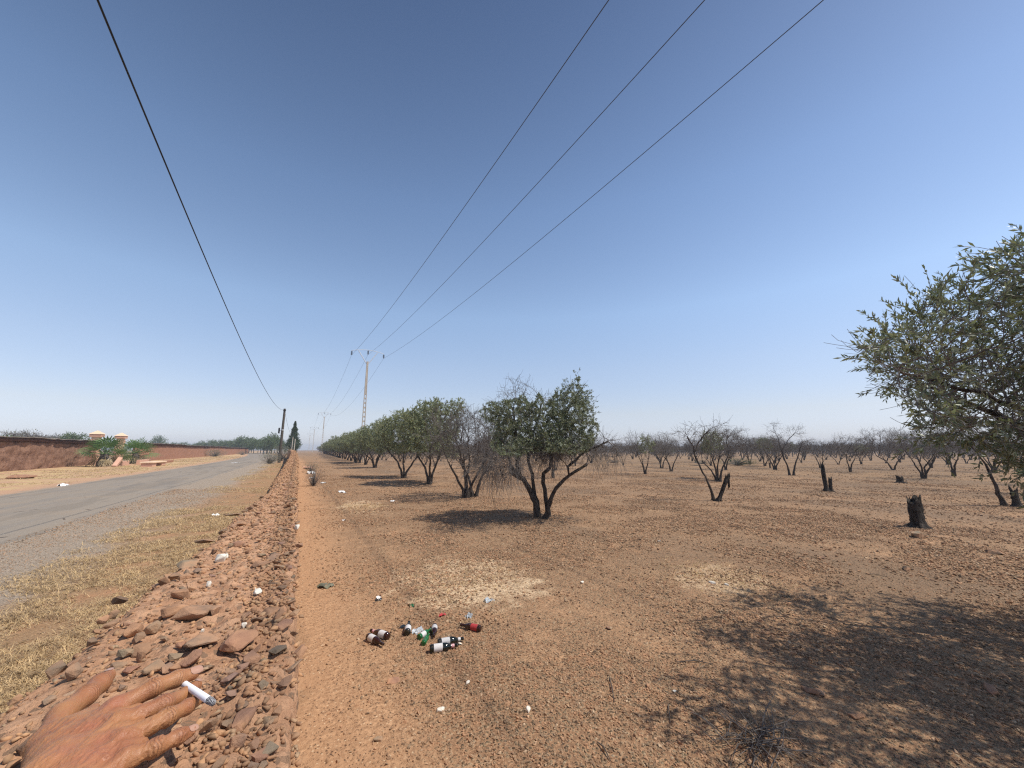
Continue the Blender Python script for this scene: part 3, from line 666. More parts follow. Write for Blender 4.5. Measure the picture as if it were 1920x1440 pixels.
# ---- the olive in the middle
def hero():
    g = G(1012, 976); D0 = float(g[0] * sY + g[1] * cY)                    # forward distance
    base = np.array((g[0], g[1], float(gz(g[0], g[1]))))
    def at(px, py, df=0.0):
        d = ray(px, py); f = d[0] * sY + d[1] * cY; return np.array((0, 0, CAMZ)) + d * ((D0 + df) / f) - base
    r = np.random.default_rng(3)
    def line(pts): return [at(*p) for p in pts]
    specs = [
        (None, line([(1006, 980, 0), (1006, 950, 0), (996, 925, .05), (982, 900, .1), (962, 888, .1), (958, 868, -.15), (950, 848, -.35), (942, 825, -.5)])),      # left limb
        ((0, 13), line([(978, 893, .05), (968, 872, -.1), (975, 850, -.1), (968, 815, -.15), (962, 770, -.1)])),
        (None, line([(1010, 980, .1), (1008, 950, .12), (1001, 920, .2), (998, 890, .3), (990, 865, .35), (990, 835, .4), (1005, 800, .4), (1015, 760, .4)])),  # second stem
        (None, line([(1026, 980, .12), (1027, 955, .12), (1023, 930, .15), (1018, 905, .2), (1020, 888, .3), (1032, 876, .35), (1034, 855, .35), (1045, 815, .3), (1060, 780, .2)])),
        (None, line([(1018, 982, -.1), (1026, 962, -.12), (1032, 935, -.2), (1042, 915, -.25), (1058, 900, -.3), (1068, 891, -.3), (1085, 880, -.3), (1100, 872, -.4)])),  # right limb
        ((4, 16), line([(1066, 891, -.3), (1066, 876, -.3), (1080, 862, -.25), (1095, 848, -.25), (1115, 838, -.3), (1140, 828, -.3)])),
    ]
    for sp in specs: 
        if sp[0] is None: sp[1][0] = sp[1][0] + (0, 0, -.03)
    P0, par0 = stems(r, specs)
    A = []
    def cloud(px, py, rx, ry, df, dd, n, sh=.2):
        c = at(px, py, df); s = D0 / 712; ax = np.array((cY, -sY, 0)); ay = np.array((sY, cY, 0))
        b = blob((0, 0, 0), (rx * s, dd, ry * s), n, r, sh); A.append(c + b[:, :1] * ax + b[:, 1:2] * ay + b[:, 2:] * (0, 0, 1))
    cloud(965, 790, 52, 62, .1, .95, 1100); cloud(1072, 778, 44, 62, .15, .9, 1000); cloud(1020, 820, 62, 40, .1, 1., 800)
    cloud(975, 735, 40, 32, .1, .5, 240); cloud(1020, 775, 45, 40, .2, .8, 500); cloud(918, 768, 22, 12, -.1, .3, 60); cloud(1082, 712, 8, 14, .1, .2, 30)
    cloud(1120, 838, 48, 22, -.3, .6, 420); cloud(932, 868, 50, 26, -.8, .9, 460); cloud(1030, 848, 60, 16, -.3, .5, 260)
    att = np.concatenate(A)
    P, par = colonize(att, P0, par0, .085, 1.1, .125, 90, .02, .2, r, 9000); rt = .0032
    rad = radii(P, par, rt); n0 = len(P)
    cand = np.nonzero(rad < rt * 3)[0]
    # green part and dead part by place in the crown
    px, py, _ = cam_px(P + base)
    green = (((px - 1078) / 46) ** 2 + ((py - 775) / 72) ** 2 < 1) | (((px - 962) / 56) ** 2 + ((py - 800) / 52) ** 2 < 1) | ((abs(px - 1018) < 55) & (py > 748 + 10 * np.sin(px * .21)) & (py < 848)) | (((px - 918) / 26) ** 2 + ((py - 768) / 14) ** 2 < 1) | ((abs(px - 1082) < 10) & (py < 735))
    b1 = r.choice(cand, int(len(cand) * 1.5)); D = P[b1] - P[par[b1]]; D /= np.linalg.norm(D, axis=1)[:, None]; low = (py[b1] > 835)
    P1, par1, _ = chains(P, par, b1, D + r.normal(0, .6, D.shape), np.where(low, .42, .25) * r.uniform(.4, 1.3, len(b1)), 4, 0.0, r, .22)
    n1 = len(P1); dd = cand[py[cand] > 835]; b2 = r.choice(dd, int(len(dd) * 2.7)); D = P[b2] - P[par[b2]]
    P2, par2, _ = chains(P1, par1, b2, D / (np.linalg.norm(D, axis=1)[:, None]) + r.normal(0, .5, D.shape), .62 * r.uniform(.4, 1.3, len(b2)), 5, .20, r, .15)
    rad = np.concatenate([rad, np.full(len(P2) - n0, rt * .7)]); mx = rad.max()
    rad = np.where(rad > .02, .02 + (rad - .02) * (.064 - .02) / (mx - .02), rad); P, par = P2, par2; n_s = len(P0); rad[:n_s] = np.maximum(rad[:n_s], np.clip(.060 - .022 * P[:n_s, 2], .024, 1))
    tk = rad >= .013; V, F = skel_mesh(P, par, flare(P, rad, .22, .8), tk, 9)
    V = V + np.stack([vnoise(V * 13, 1), vnoise(V * 13, 2), 0 * V[:, 0]], -1) * .014
    T = Tree(); T.trunk = npmesh('trunk', V, F, M['bark'], True)
    V, F = skel_mesh(P, par, rad, ~tk, 3); T.twigs = npmesh('branches', V, F, M['twig'])
    px, py, _ = cam_px(P + base)
    green = (((px - 1078) / 48) ** 2 + ((py - 778) / 76) ** 2 < 1) | (((px - 962) / 58) ** 2 + ((py - 802) / 54) ** 2 < 1) | ((abs(px - 1018) < 55) & (py > 748 + 10 * np.sin(px * .21)) & (py < 848)) | (((px - 918) / 28) ** 2 + ((py - 768) / 15) ** 2 < 1) | ((abs(px - 1082) < 11) & (py < 740))
    c = np.nonzero((rad < rt * 2.2) & green)[0]; dens = fbm(P[c] * 2.2, 2, 8); c = c[r.random(len(c)) < np.clip(.62 + 1.3 * dens, .05, 1)]
    rep = r.choice(c, int(len(c) * 6.5)); D = P[rep] - P[par[rep]]
    T.foliage = npmesh('foliage', *leaves(P[rep] - D * r.random((len(rep), 1)), D, .060, .018, r), M['leaf'])
    print('hero', len(P), len(rep))
    plant(T, 'olive_tree', base, 'large half green olive with four dark leaning stems and drooping dead twigs in mid field', 'olive tree', 'olive trees of the first row')
hero()

# ---- the olive whose crown enters at the right edge
def near_olive():
    r = np.random.default_rng(11)
    def C(right, fwd, z): return np.array((right * cY + fwd * sY, -right * sY + fwd * cY, z))
    base = C(5.75, 3.0, 0); base[2] = float(gz(base[0], base[1]))
    poly = [(1612, 655), (1700, 575), (1780, 530), (1808, 580), (1845, 562), (1856, 496), (1919, 466), (2600, 250), (2600, 1050), (2000, 900), (1919, 868), (1830, 838), (1712, 815), (1745, 765), (1668, 724)]
    px_, py_ = np.array(poly).T
    def inside(x, y):
        c = np.zeros(len(x), bool); j = len(px_) - 1
        for i in range(len(px_)):
            c ^= ((py_[i] > y) != (py_[j] > y)) & (x < (px_[j] - px_[i]) * (y - py_[i]) / (py_[j] - py_[i] + 1e-9) + px_[i]); j = i
        return c
    L = []
    for _ in range(8):
        q = blob((0, 0, 0), (2.45, 1.75, 1.3), 5000, r, .0); w_ = np.array([C(4.55 + a, 3.35 + b, 2.35 + c) for a, b, c in q])
        x, y, d = cam_px(w_); off = (d < .3) | ((x > 1945) & (y > 440)) | (x > 2300); ins = inside(x, y)
        L.append(w_[((off & (r.random(len(w_)) < .8)) | ins) & (w_[:, 2] > 1.25)])
    att = np.concatenate(L); lump = fbm(att * 1.5, 2, 17); att = att[r.random(len(att)) < np.clip(.45 + 2.1 * lump, .03, 1)]; r.shuffle(att); att = att[:5200]
    att = att - base
    def rel(*p): return C(*p) - base
    specs = [(None, [rel(5.75, 3.0, -.1), rel(5.6, 3.0, .5), rel(5.2, 3.0, 1.2), rel(4.6, 3.0, 1.8), rel(3.8, 3.1, 2.15), rel(3.3, 3.2, 2.35)]),
             (None, [rel(5.85, 3.1, -.1), rel(5.85, 3.3, .5), rel(5.6, 3.6, 1.3), rel(5.0, 3.9, 2.0), rel(4.3, 4.1, 2.5)]),
             (None, [rel(5.8, 2.9, -.1), rel(5.8, 2.7, .6), rel(5.5, 2.5, 1.4), rel(4.8, 2.3, 2.2), rel(4.3, 2.3, 2.8)]),
             (None, [rel(5.9, 3.0, -.1), rel(6.1, 3.2, .6), rel(6.3, 3.3, 1.4), rel(6.3, 3.4, 2.2)])]
    P0, par0 = stems(r, specs)
    P, par = colonize(att, P0, par0, .085, 1.2, .12, 110, .0, .2, r, 9000); rt = .0028; rad = radii(P, par, rt); n0 = len(P)
    cand = np.nonzero(rad < rt * 3)[0]; b1 = r.choice(cand, int(len(cand) * 1.9)); D = P[b1] - P[par[b1]]; D /= np.linalg.norm(D, axis=1)[:, None]
    P1, par1, _ = chains(P, par, b1, D + r.normal(0, .55, D.shape), .26 * r.uniform(.4, 1.4, len(b1)), 4, -.02, r, .16)
    rad = np.concatenate([rad, np.full(len(P1) - n0, rt * .55)]); mx = rad.max(); rad = np.where(rad > .02, .02 + (rad - .02) * (.075 - .02) / (mx - .02), rad); P, par = P1, par1
    tk = rad >= .012; V, F = skel_mesh(P, par, flare(P, rad), tk, 8); T = Tree(); T.trunk = npmesh('trunk', V, F, M['bark'], True)
    V, F = skel_mesh(P, par, rad, ~tk, 4); T.twigs = npmesh('branches', V, F, M['twig'])
    c = np.arange(n0, len(P)); dens = fbm(P[c] * 1.9, 2, 5); tipn = (np.arange(len(c)) // len(b1)) >= 1
    off = cam_px(P[c] + base)[0] > 1955
    c = c[tipn & (r.random(len(c)) - .55 * off < np.clip(.46 + 1.9 * dens, .03, 1))]  # crown thickened beyond the right frame edge, unseen leaves added to deepen its shade
    rep = r.choice(c, int(len(c) * 5.6)); D = P[rep] - P[par[rep]]
    V, F = leaves(P[rep] - D * r.random((len(rep), 1)), D, .056, .0150, r, .55, .12)
    T.foliage = npmesh('foliage', V, F, M['leaf']); print('near', len(P), len(rep))
    plant(T, 'olive_tree', base, 'nearest olive tree, its leafy crown reaching in at the right edge of the picture', 'olive tree', 'olive trees of the field')
near_olive()

# ---- shared shapes
def green_var(seed, dead=.25):
    r = np.random.default_rng(seed); sp = gen_stems(r, r.integers(3, 6), 1.5, .9)
    A = [blob((r.normal(0, .25), r.normal(0, .25), 2.65), (1.75, 1.75, 1.65), 950, r, .3)]
    for _ in range(5): A.append(blob((r.normal(0, .9), r.normal(0, .9), r.uniform(2.4, 3.9)), (.7, .7, .6), 90, r, .1))
    for _ in range(4): a = r.uniform(0, 6.28); A.append(blob((1.5 * math.cos(a), 1.5 * math.sin(a), 1.5), (.6, .6, .35), 60, r, .1))
    att = np.concatenate(A); att = att[att[:, 2] > .95]
    def sel(Q): return (Q[:, 2] > 1.62 + .5 * fbm(Q * .9, 2, seed)) & (fbm(Q * 1.4, 2, seed + 3) > -.55)
    return make_tree(seed, sp, att, .13, 1.2, .19, 60, .02, rt=.0045, rmax=.095, twn=2.0, twL=.3, leafsel=sel, leafn=5.2, leafL=.095, leafW=.03, leafmat='leaf_far')
def dead_var(seed, h=3.3, leafy=0., n=3, wide=1.4, cnt=680, tw=2.4, rt=.0048):
    r = np.random.default_rng(seed); sp = gen_stems(r, n, 1.15, .7)
    A = [blob((r.normal(0, .3), r.normal(0, .3), h * .66), (wide, wide, h * .33), cnt, r, .25)]
    for _ in range(5): a = r.uniform(0, 6.28); A.append(blob((wide * .8 * math.cos(a), wide * .8 * math.sin(a), h * r.uniform(.55, .9)), (.5, .5, .45), cnt // 12, r, .1))
    att = np.concatenate(A); att = att[att[:, 2] > .9]; c = (r.normal(0, .5), r.normal(0, .5), h * .7)
    def sel(Q): return np.linalg.norm((Q - c) / np.array((.8, .8, .7)), axis=1) < 1 + .3 * vnoise(Q * 3, seed)
    return make_tree(seed, sp, att, .13, 1.3, .2, 55, .05, rt=rt, rmax=.075, twn=tw, twL=.38, twdroop=-.03, tws=3, leafsel=sel if leafy else None, leafn=leafy, leafL=.09, leafW=.028, thick=.013, k1=6, leafmat='leaf_far')
GREEN = [green_var(300 + i) for i in range(4)]
DEAD = [dead_var(400 + i, h=random.uniform(2.9, 3.6), n=random.choice([2, 3, 4]), wide=random.uniform(1.2, 1.6)) for i in range(6)]
HALF = [dead_var(430 + i, h=3.2, leafy=4.5, n=3) for i in range(2)]
SMALLD = [dead_var(450 + i, h=random.uniform(2.8, 3.5), n=3, cnt=330, tw=2.0, rt=.0075) for i in range(5)]
SMALLH = [dead_var(460 + i, h=3.2, leafy=4, n=3, cnt=260, tw=1.8, rt=.0075) for i in range(2)]
placed = [(HERO[0], HERO[1])]
def near_placed(x, y, d): return any((x - a) ** 2 + (y - b) ** 2 < d * d for a, b in placed)

ROW = [(805, 907, 0, .98, 'dense green olive second from the middle tree in the roadside row, its stems leaning left'), (757, 895, 1, 1.0, 'largest rounded green olive of the roadside row with a broad dark shadow'),
       (703, 878, 2, 1.0, 'green olive just right of the concrete pylon foot'), (668, 868, 3, .98, 'green olive standing just left of the concrete pylon foot')]
for px, py, v, s, lab in ROW:
    g = onground(px, py); plant(GREEN[v], 'olive_tree', g, lab, 'olive tree', 'olive trees of the first row', random.uniform(0, 6.28), s); placed.append((g[0], g[1]))
yy = 46.5; RK = ['sixth', 'seventh', 'eighth', 'ninth', 'tenth', 'eleventh', 'twelfth']
while yy < 190:
    g = np.array((6.7 + .02 * (yy - 46), yy, 0)); g[2] = gz(g[0], g[1])
    plant(GREEN[random.randrange(4)], 'olive_tree', g, (f'{RK[len(placed) - 5]} green olive of the roadside row, counted from the middle tree' if len(placed) - 5 < len(RK) else 'green olive among those receding towards the far pylons in the roadside row'), 'olive tree', 'olives at the far end of the roadside row', random.uniform(0, 6.28), random.uniform(.88, 1.0)); placed.append((g[0], g[1])); yy += 5.6
DD = [(874, 933, DEAD, 1, 1.05, 'thin bare olive between the green row and the middle tree, leaning right'), (889, 932, DEAD, 4, 1.0, 'small bare grey olive just left of the middle tree'),
      (1453, 881, DEAD, 2, .95, 'bare olive with three splayed stems right of the green shrub'), (1434, 874, HALF, 0, 1.0, 'olive with two green tufts on bare stems behind the green shrub'),
      (1539, 877, DEAD, 3, .95, 'bare olive behind the tall stump'), (1594, 885, DEAD, 5, 1.0, 'bare dark olive right of the tall stump'), (1675, 881, DEAD, 0, 1.05, 'wide fan shaped bare olive behind the small stump'),
      (1746, 877, DEAD, 2, .8, 'small bare olive under the tip of the near crown'), (1788, 894, DEAD, 4, 1.05, 'bare olive with long low limbs below the near crown'), (1865, 886, DEAD, 1, .95, 'bare olive behind the leaning trunk at the right edge'),
      (1037, 897, DEAD, 3, .95, 'bare olive seen between the stems of the middle tree'), (1210, 889, HALF, 1, .85, 'leaning olive with a small green crown right of the middle tree'), (1241, 878, DEAD, 5, 1.0, 'pale barked bare olive behind the bright limestone spot'),
      (1572, 871, DEAD, 0, .8, 'bare olive far behind the tall stump'), (1345, 900, HALF, 0, .9, 'half dead olive with a dull green patch behind the forked dead olive')]
for px, py, pool, v, s, lab in DD:
    g = onground(px, py); plant(pool[v], 'dead_olive_tree' if pool is DEAD else 'olive_tree', g, lab, 'olive tree', 'olive trees of the field', random.uniform(0, 6.28), s); placed.append((g[0], g[1]))

# ---- forked dead olive, leaning trunk at right, stumps
def pixel_tree(name, seed, gp, lines, clouds, label, rmax=.07, twn=1.2, cat='olive tree', leafy=None, jag=None, up=.06, rtip=.004):
    g = onground(*gp); D0 = float(g[0] * sY + g[1] * cY); r = np.random.default_rng(seed)
    def at(px, py, df=0.0):
        d = ray(px, py); f = d[0] * sY + d[1] * cY; return np.array((0, 0, CAMZ)) + d * ((D0 + df) / f) - g
    specs = [(st, [at(*p) for p in ln]) for st, ln in lines]
    for sp in specs:
        if sp[0] is None: sp[1][0] = sp[1][0] + (0, 0, -.06)
    s = D0 / 712; A = []
    for px, py, rx, ry, df, dd, n in clouds:
        b = blob((0, 0, 0), (rx * s, dd, ry * s), n, r, .15); A.append(at(px, py, df) + b[:, :1] * np.array((cY, -sY, 0)) + b[:, 1:2] * np.array((sY, cY, 0)) + b[:, 2:] * np.array((0, 0, 1)))
    T = make_tree(seed, specs, np.concatenate(A), .1, 1.6, .15, 70, up, rt=rtip, rmax=rmax, twn=twn, twL=.3, twdroop=-.03, thick=.012, k1=7)
    placed.append((g[0], g[1])); return T, plant(T, name, g, label, cat, 'olive trees of the field'), g
pixel_tree('dead_olive_tree', 51, (1337, 940), [(None, [(1337, 941, 0), (1336, 925, 0), (1328, 905, 0), (1315, 880, .1), (1303, 855, .1), (1300, 838, .1), (1290, 820, .1)]), ((0, 9), [(1301, 850, .1), (1310, 830, .2), (1325, 810, .2)])],
           [(1305, 812, 36, 22, .1, .7, 260), (1345, 798, 18, 14, .1, .4, 80), (1272, 812, 14, 10, 0, .3, 30)], 'forked dead olive with a long leaning trunk and airy bare crown in the open field', .06)
pixel_tree('dead_olive_tree', 52, (1352, 902), [(None, [(1350, 903, 0), (1352, 885, 0), (1362, 862, 0), (1367, 850, 0), (1364, 835, 0)]), (None, [(1346, 903, .1), (1342, 880, .1), (1334, 855, .1)])],
           [(1378, 812, 26, 14, 0, .7, 190), (1340, 822, 22, 18, 0, .7, 200)], 'bare olive with a crooked right limb just behind the forked dead olive', .08)
pixel_tree('dead_olive_tree', 53, (1484, 891), [(None, [(1481, 892, 0), (1477, 875, 0), (1468, 855, 0), (1463, 838, 0), (1458, 820, 0)]), (None, [(1488, 892, .1), (1490, 875, .1), (1498, 850, .1), (1503, 832, .1)]), ((0, 9), [(1466, 845, 0), (1478, 825, 0), (1490, 812, 0)])],
           [(1452, 812, 16, 22, 0, .7, 170), (1490, 808, 22, 14, 0, .7, 130), (1515, 826, 18, 8, .1, .5, 80)], 'tall bare olive with whip like upright branches left of the tall stump', .085)
pixel_tree('dead_olive_tree', 54, (1886, 947), [(None, [(1884, 948, 0), (1872, 925, 0), (1860, 895, 0), (1848, 870, 0), (1832, 850, 0), (1820, 835, .1)]), ((0, 10), [(1856, 888, 0), (1870, 860, 0), (1890, 845, 0)])],
           [(1815, 822, 30, 16, .1, .6, 170), (1890, 830, 28, 20, 0, .6, 160), (1850, 830, 20, 14, 0, .5, 90)], 'leaning dark olive trunk beside a broken stump near the right edge', .075)

def stump(px, py, hpx, wpx, label, spikes=3, seed=0, lean=0, hollow=True):
    g = onground(px, py); r = np.random.default_rng(seed); t_ = (g[0] * sY + g[1] * cY) / 712; H, Wd = hpx * t_, wpx * t_
    k = 26; hs = np.linspace(-.05, 1, 14); an = np.linspace(0, 2 * math.pi, k, endpoint=False); V = []
    top = .90 + .16 * vnoise(np.stack([np.cos(an) * 1.3 + seed, np.sin(an) * 1.3, 0 * an], -1), seed) + .05 * r.normal(size=k)
    for i, h in enumerate(hs):
        rad = Wd * .5 * (1 + 0.95 * np.exp(-max(h, 0) * 12)) * (1 + .20 * vnoise(np.stack([np.cos(an) * 2.2, np.sin(an) * 2.2, 0 * an + h * 1.6 + seed], -1), 2) + .10 * r.normal(size=k) * .6)
        V.append(np.stack([np.cos(an) * rad + lean * H * h, np.sin(an) * rad * .8, h * H * (top if h > 0 else np.ones(k))], -1))
    inner = [V[-1] * (1, 1, 1)]
    for q, zf in ((.66, .86), (.5, .55)):
        c = V[-1].mean(0); inner.append(np.stack([c[0] + (V[-1][:, 0] - c[0]) * q, (V[-1][:, 1] - c[1]) * q, V[-1][:, 2] * zf], -1))
    A = np.concatenate(V + inner[1:]); m = len(V) + 2; i = np.arange(m - 1)[:, None] * k; j = np.arange(k)[None]; j2 = (j + 1) % k
    F = np.stack([i + j, i + j2, i + k + j2, i + k + j], -1).reshape(-1, 4); A = np.concatenate([A, [A[-k:].mean(0)]]); T3 = np.stack([(m - 1) * k + np.arange(k), (m - 1) * k + (np.arange(k) + 1) % k, np.full(k, len(A) - 1)], -1)
    e = empty('tree_stump', g, label, 'tree stump', 'stumps in the field', -YAW + random.uniform(-.2, .2)); link('stub', npmesh('stub', A, [F, T3], M['char']), e)
    parts = []
    for q in range(6):
        a = r.uniform(0, 6.28); L_ = Wd * r.uniform(.7, 1.3)
        pts = [np.array((math.cos(a) * Wd * .35, math.sin(a) * Wd * .3, H * .10)), np.array((math.cos(a) * Wd * .8, math.sin(a) * Wd * .6, H * .03)), np.array((math.cos(a) * (Wd * .7 + L_ * .6), math.sin(a) * (Wd * .5 + L_ * .4), -.02))]
        parts.append(tube(pts, np.array((.22, .16, .05)) * Wd, 6))
    link('roots', npmesh('roots', *join(parts), M['bark']), e); placed.append((g[0], g[1])); return e
stump(1723, 992, 55, 20, 'tall blackened hollow stump standing alone in the right foreground', seed=3)
stump(1550, 921, 52, 6.5, 'thin tall burnt stump beside a short stub in the field', seed=5, lean=-.03)
stump(1558, 921, 26, 6, 'short stub touching the thin tall burnt stump', seed=6, lean=.05)
stump(1688, 906, 13, 10, 'tiny dark stump in the open field beyond the blackened one', seed=7)
stump(1907, 949, 36, 11, 'broken stump beside the leaning trunk at the right edge', seed=8)
stump(1347, 941, 46, 6.5, 'slanting broken stub at the foot of the forked dead olive', seed=9, lean=.45)

# ---- the rest of the orchard
cells = []
for i in range(0, 40):
    for j in range(-2, 70):
        x = 12.6 + 6.6 * i + random.uniform(-.5, .5); y = 3 + 6.0 * j + random.uniform(-.5, .5); cells.append((x, y))
ZC = {}; ZN = [(800, 'seen through the left half of the roadside row'), (950, 'between the roadside row and the middle tree'), (1130, 'behind the middle tree crown'), (1260, 'right of the middle tree'), (1400, 'behind the forked dead olive'), (1520, 'behind the tall bare olive by the stump'), (1620, 'behind the thin tall stump'), (1720, 'above the tiny dark stump'), (1820, 'under the tip of the near crown'), (9999, 'behind the leaning trunk at the right')]
cells.sort(key=lambda q: math.hypot(*q)); cnt = 0; rest = []
for x, y in cells:
    px, py, d = cam_px(np.array((x, y, 1.5)))
    if d < 5 or px < 480 or px > 2050 or math.hypot(x, y) < 24 or near_placed(x, y, 3.6) or random.random() < .10: continue
    dist = math.hypot(x, y)
    if cnt < 235 and dist < 105:
        cnt += 1; half = random.random() < .12; pool = (HALF if half else DEAD) if dist < 48 else (SMALLH if half else SMALLD)
        zn = next(t for lim, t in ZN if px < lim); ky = (zn, half); ZC[ky] = ZC.get(ky, 0) + 1; q_ = ZC[ky] - 1
        lab = (f"{['nearest', 'second nearest', 'third nearest', 'fourth nearest', 'fifth nearest', 'sixth nearest', 'seventh nearest', 'eighth nearest'][min(q_, 7)]} {'half green' if half else 'bare grey'} olive {zn}") if dist < 62 else f"{'distant tufted' if half else 'distant bare'} olive, {'mid row' if dist < 82 else 'back row'} {zn}"
        plant(random.choice(pool), 'olive_tree' if half else 'dead_olive_tree', (x, y, float(gz(x, y))), lab, 'olive tree', 'rows of the dead orchard' if dist < 62 else 'back rows of the dead orchard', random.uniform(0, 6.28), random.uniform(.72, 1.12))
    elif dist < 330: rest.append((x, y))
rest += [(x, y) for x, y in [(random.uniform(12, 330), random.uniform(100, 330)) for _ in range(500)] if math.hypot(x, y) > 240]
LOW = [dead_var(480 + i, h=3.2, n=2, cnt=90, tw=1.6, rt=.016, leafy=0) for i in range(3)]
def merged(T):
    bm = bmesh.new(); bm.from_mesh(T.trunk); bm.from_mesh(T.twigs); me = bpy.data.meshes.new('far_olive'); bm.to_mesh(me); bm.free(); me.materials.append(M['twig']); return me
rest = np.array(rest); m = len(rest); print('far', m, cnt)
scatter('distant_orchard', np.c_[rest, np.zeros(m)], np.c_[np.zeros(m), np.zeros(m), rng.uniform(0, 6.28, m)], np.repeat(rng.uniform(.85, 1.2, m)[:, None], 3, 1), rng.integers(0, 3, m), [merged(T) for T in LOW], label='grey mass of bare olive trees far off along the horizon', kind='stuff')
# ------------------------------------------------------------ long red wall beyond the road
WX = -20.6
def pise_wall(y0, y1, label, rough, mat, jogs):
    root = empty('boundary_wall', (WX, y0, 0), label, 'wall', 'red earth walls beyond the road')
    L_ = y1 - y0; ny = max(40, int(L_ / .28)); nz = 16; th = .55; H = 2.35
    y = np.linspace(0, L_, ny); hh = H + .05 * fbm(v3(y * .35, y0), 3, 3)
    for (ya, d) in jogs: hh = hh + np.where(y + y0 > ya, d, 0)
    z = np.linspace(-.15, 1, nz); Y = np.repeat(y[:, None], nz, 1); Z = z[None] * hh[:, None]
    n = fbm(v3(Y * 1.5, Z * 2.6, y0), 3, 5); m = fbm(v3(Y * 5, Z * 8, y0), 2, 6)
    X = th / 2 + rough * (.11 * n + .05 * m) + .10 * (1 - z)[None]
    Vf = np.stack([X, Y, Z], -1).reshape(-1, 3); Vb = np.stack([-th / 2 + 0 * X, Y, Z], -1).reshape(-1, 3)
    i = np.arange(ny - 1)[:, None] * nz; j = np.arange(nz - 1)[None]
    F = np.stack([i + j, i + nz + j, i + nz + j + 1, i + j + 1], -1).reshape(-1, 4); o = len(Vf); Fb = F[:, ::-1] + o
    a = np.arange(ny - 1) * nz + nz - 1; T = np.stack([a, a + nz, a + nz + o, a + o], -1)
    c = np.arange(nz - 1); E1 = np.stack([c, c + 1, c + 1 + o, c + o], -1); e = (ny - 1) * nz; E2 = np.stack([c + e, c + e + o, c + 1 + e + o, c + 1 + e], -1)
    link('wall_face', npmesh('wall_face', np.concatenate([Vf, Vb]), np.concatenate([F, Fb, T, E1, E2]), M[mat], False), root)
    # dark projecting top course and thin grey capping, built in lengths
    k = max(1, int(L_ / 12)); yy_ = np.linspace(0, L_, k + 1)
    for q in range(k):
        ya, yb = yy_[q], yy_[q + 1]; n_ = 26; t_ = np.linspace(ya, yb, n_); hb = np.interp(t_, y, hh)
        drop = .30 + .05 * fbm(v3(t_ * 1.4, 9 + y0), 3, 8)
        def strip(x0, x1, z0, z1):
            P = np.stack([np.stack([0 * t_ + x0, t_, z0], -1), np.stack([0 * t_ + x1, t_, z0], -1), np.stack([0 * t_ + x1, t_, z1], -1), np.stack([0 * t_ + x0, t_, z1], -1)], 1).reshape(-1, 3)
            i_ = np.arange(n_ - 1)[:, None] * 4; j_ = np.arange(4)[None]; F_ = np.stack([i_ + j_, i_ + (j_ + 1) % 4, i_ + 4 + (j_ + 1) % 4, i_ + 4 + j_], -1).reshape(-1, 4)
            e_ = (n_ - 1) * 4; return P, np.concatenate([F_, [[0, 3, 2, 1]], [[e_, e_ + 1, e_ + 2, e_ + 3]]])
        link('top_course', npmesh('top_course', *strip(-.33, .46 + .015 * vnoise(v3(t_ * 2, 1)), hb + .002, hb + drop), M['cap']), root)
        link('coping', npmesh('coping', *strip(-.42, .56, hb + drop + .002, hb + drop + .06), M['capstone']), root)
pise_wall(-30, 62.3, 'rough brown pise wall with dark top course left of the palms', 1.5, 'pise', [])
pise_wall(75, 216, 'smoother long red pise wall receding right of the palms', .35, 'pise_smooth', [(100, -.10), (126, .05), (150, -.12)])

def gate_pillar(px, label):
    p = LAT(px, 845, WX); root = empty('gate_pillar', (p[0], p[1], -.2), label, 'gate pillar', 'gate pillars')
    def part(nm, boxes, m):
        bm = bmesh.new()
        for c, s in boxes: box(bm, c, s, bev=.02)
        link(nm, bmmesh(nm, bm, M[m]), root)
    part('shaft', [((0, 0, 1.55), (.78, .78, 3.1))], 'pink'); part('neck', [((0, 0, 3.22), (.66, .66, .24))], 'peach')
    part('cornice', [((0, 0, 3.50), (1.0, 1.0, .32))], 'pink')
    bm = bmesh.new(); b = bmesh.ops.create_cone(bm, cap_ends=True, segments=4, radius1=.80, radius2=.05, depth=.42)
    bmesh.ops.transform(bm, matrix=Matrix.Translation((0, 0, 3.875)) @ Matrix.Rotation(R(45), 4, 'Z'), verts=bm.verts); link('cap', bmmesh('cap', bm, M['peach']), root)
    return p
a = gate_pillar(177, 'pink gate pillar with pyramid cap left of the two, nearest the rough wall'); b = gate_pillar(223, 'right hand pink gate pillar with pyramid cap behind the palms')
root = empty('iron_gate', (WX, (a[1] + b[1]) / 2, 0), 'dark iron bar gate between the pink pillars behind the palms', 'gate')
g_w = b[1] - a[1] - 1.3
for k in range(18):
    V, F = tube([(0, -g_w / 2 + (k + .5) * g_w / 18, .1), (0, -g_w / 2 + (k + .5) * g_w / 18, 2.1)], .022, 5); link('bar', npmesh('bar', V, F, M['cable']), root)
for z_ in (.2, 1.1, 2.0):
    bm = bmesh.new(); box(bm, (.03, 0, z_), (.04, g_w, .07)); link('rail', bmmesh('rail', bm, M['cable']), root)
def slab(px, py, size, tilt, label, m='pink', rz=0, lift=0):
    g = G(px, py) if not isinstance(px, tuple) else np.array(px); e = link('slab', None) if False else None
    bm = bmesh.new(); box(bm, (0, 0, size[2] / 2), size, bev=.02); o = link('concrete_slab', bmmesh('concrete_slab', bm, M[m])); o.location = (g[0], g[1], lift - .02)
    o.rotation_euler = (*tilt, rz); return tag(o, label, 'slab', 'slabs in front of the gate')
slab((-16.6, 57.8, 0), 0, (.3, 3.2, .5), (0, 0), 'low pink kerb wall between the two palms', rz=.1)
slab((-16.2, 62.5, 0), 0, (.35, 4.6, .55), (0, 0), 'long low pink wall in front of the right palm', rz=0.05)
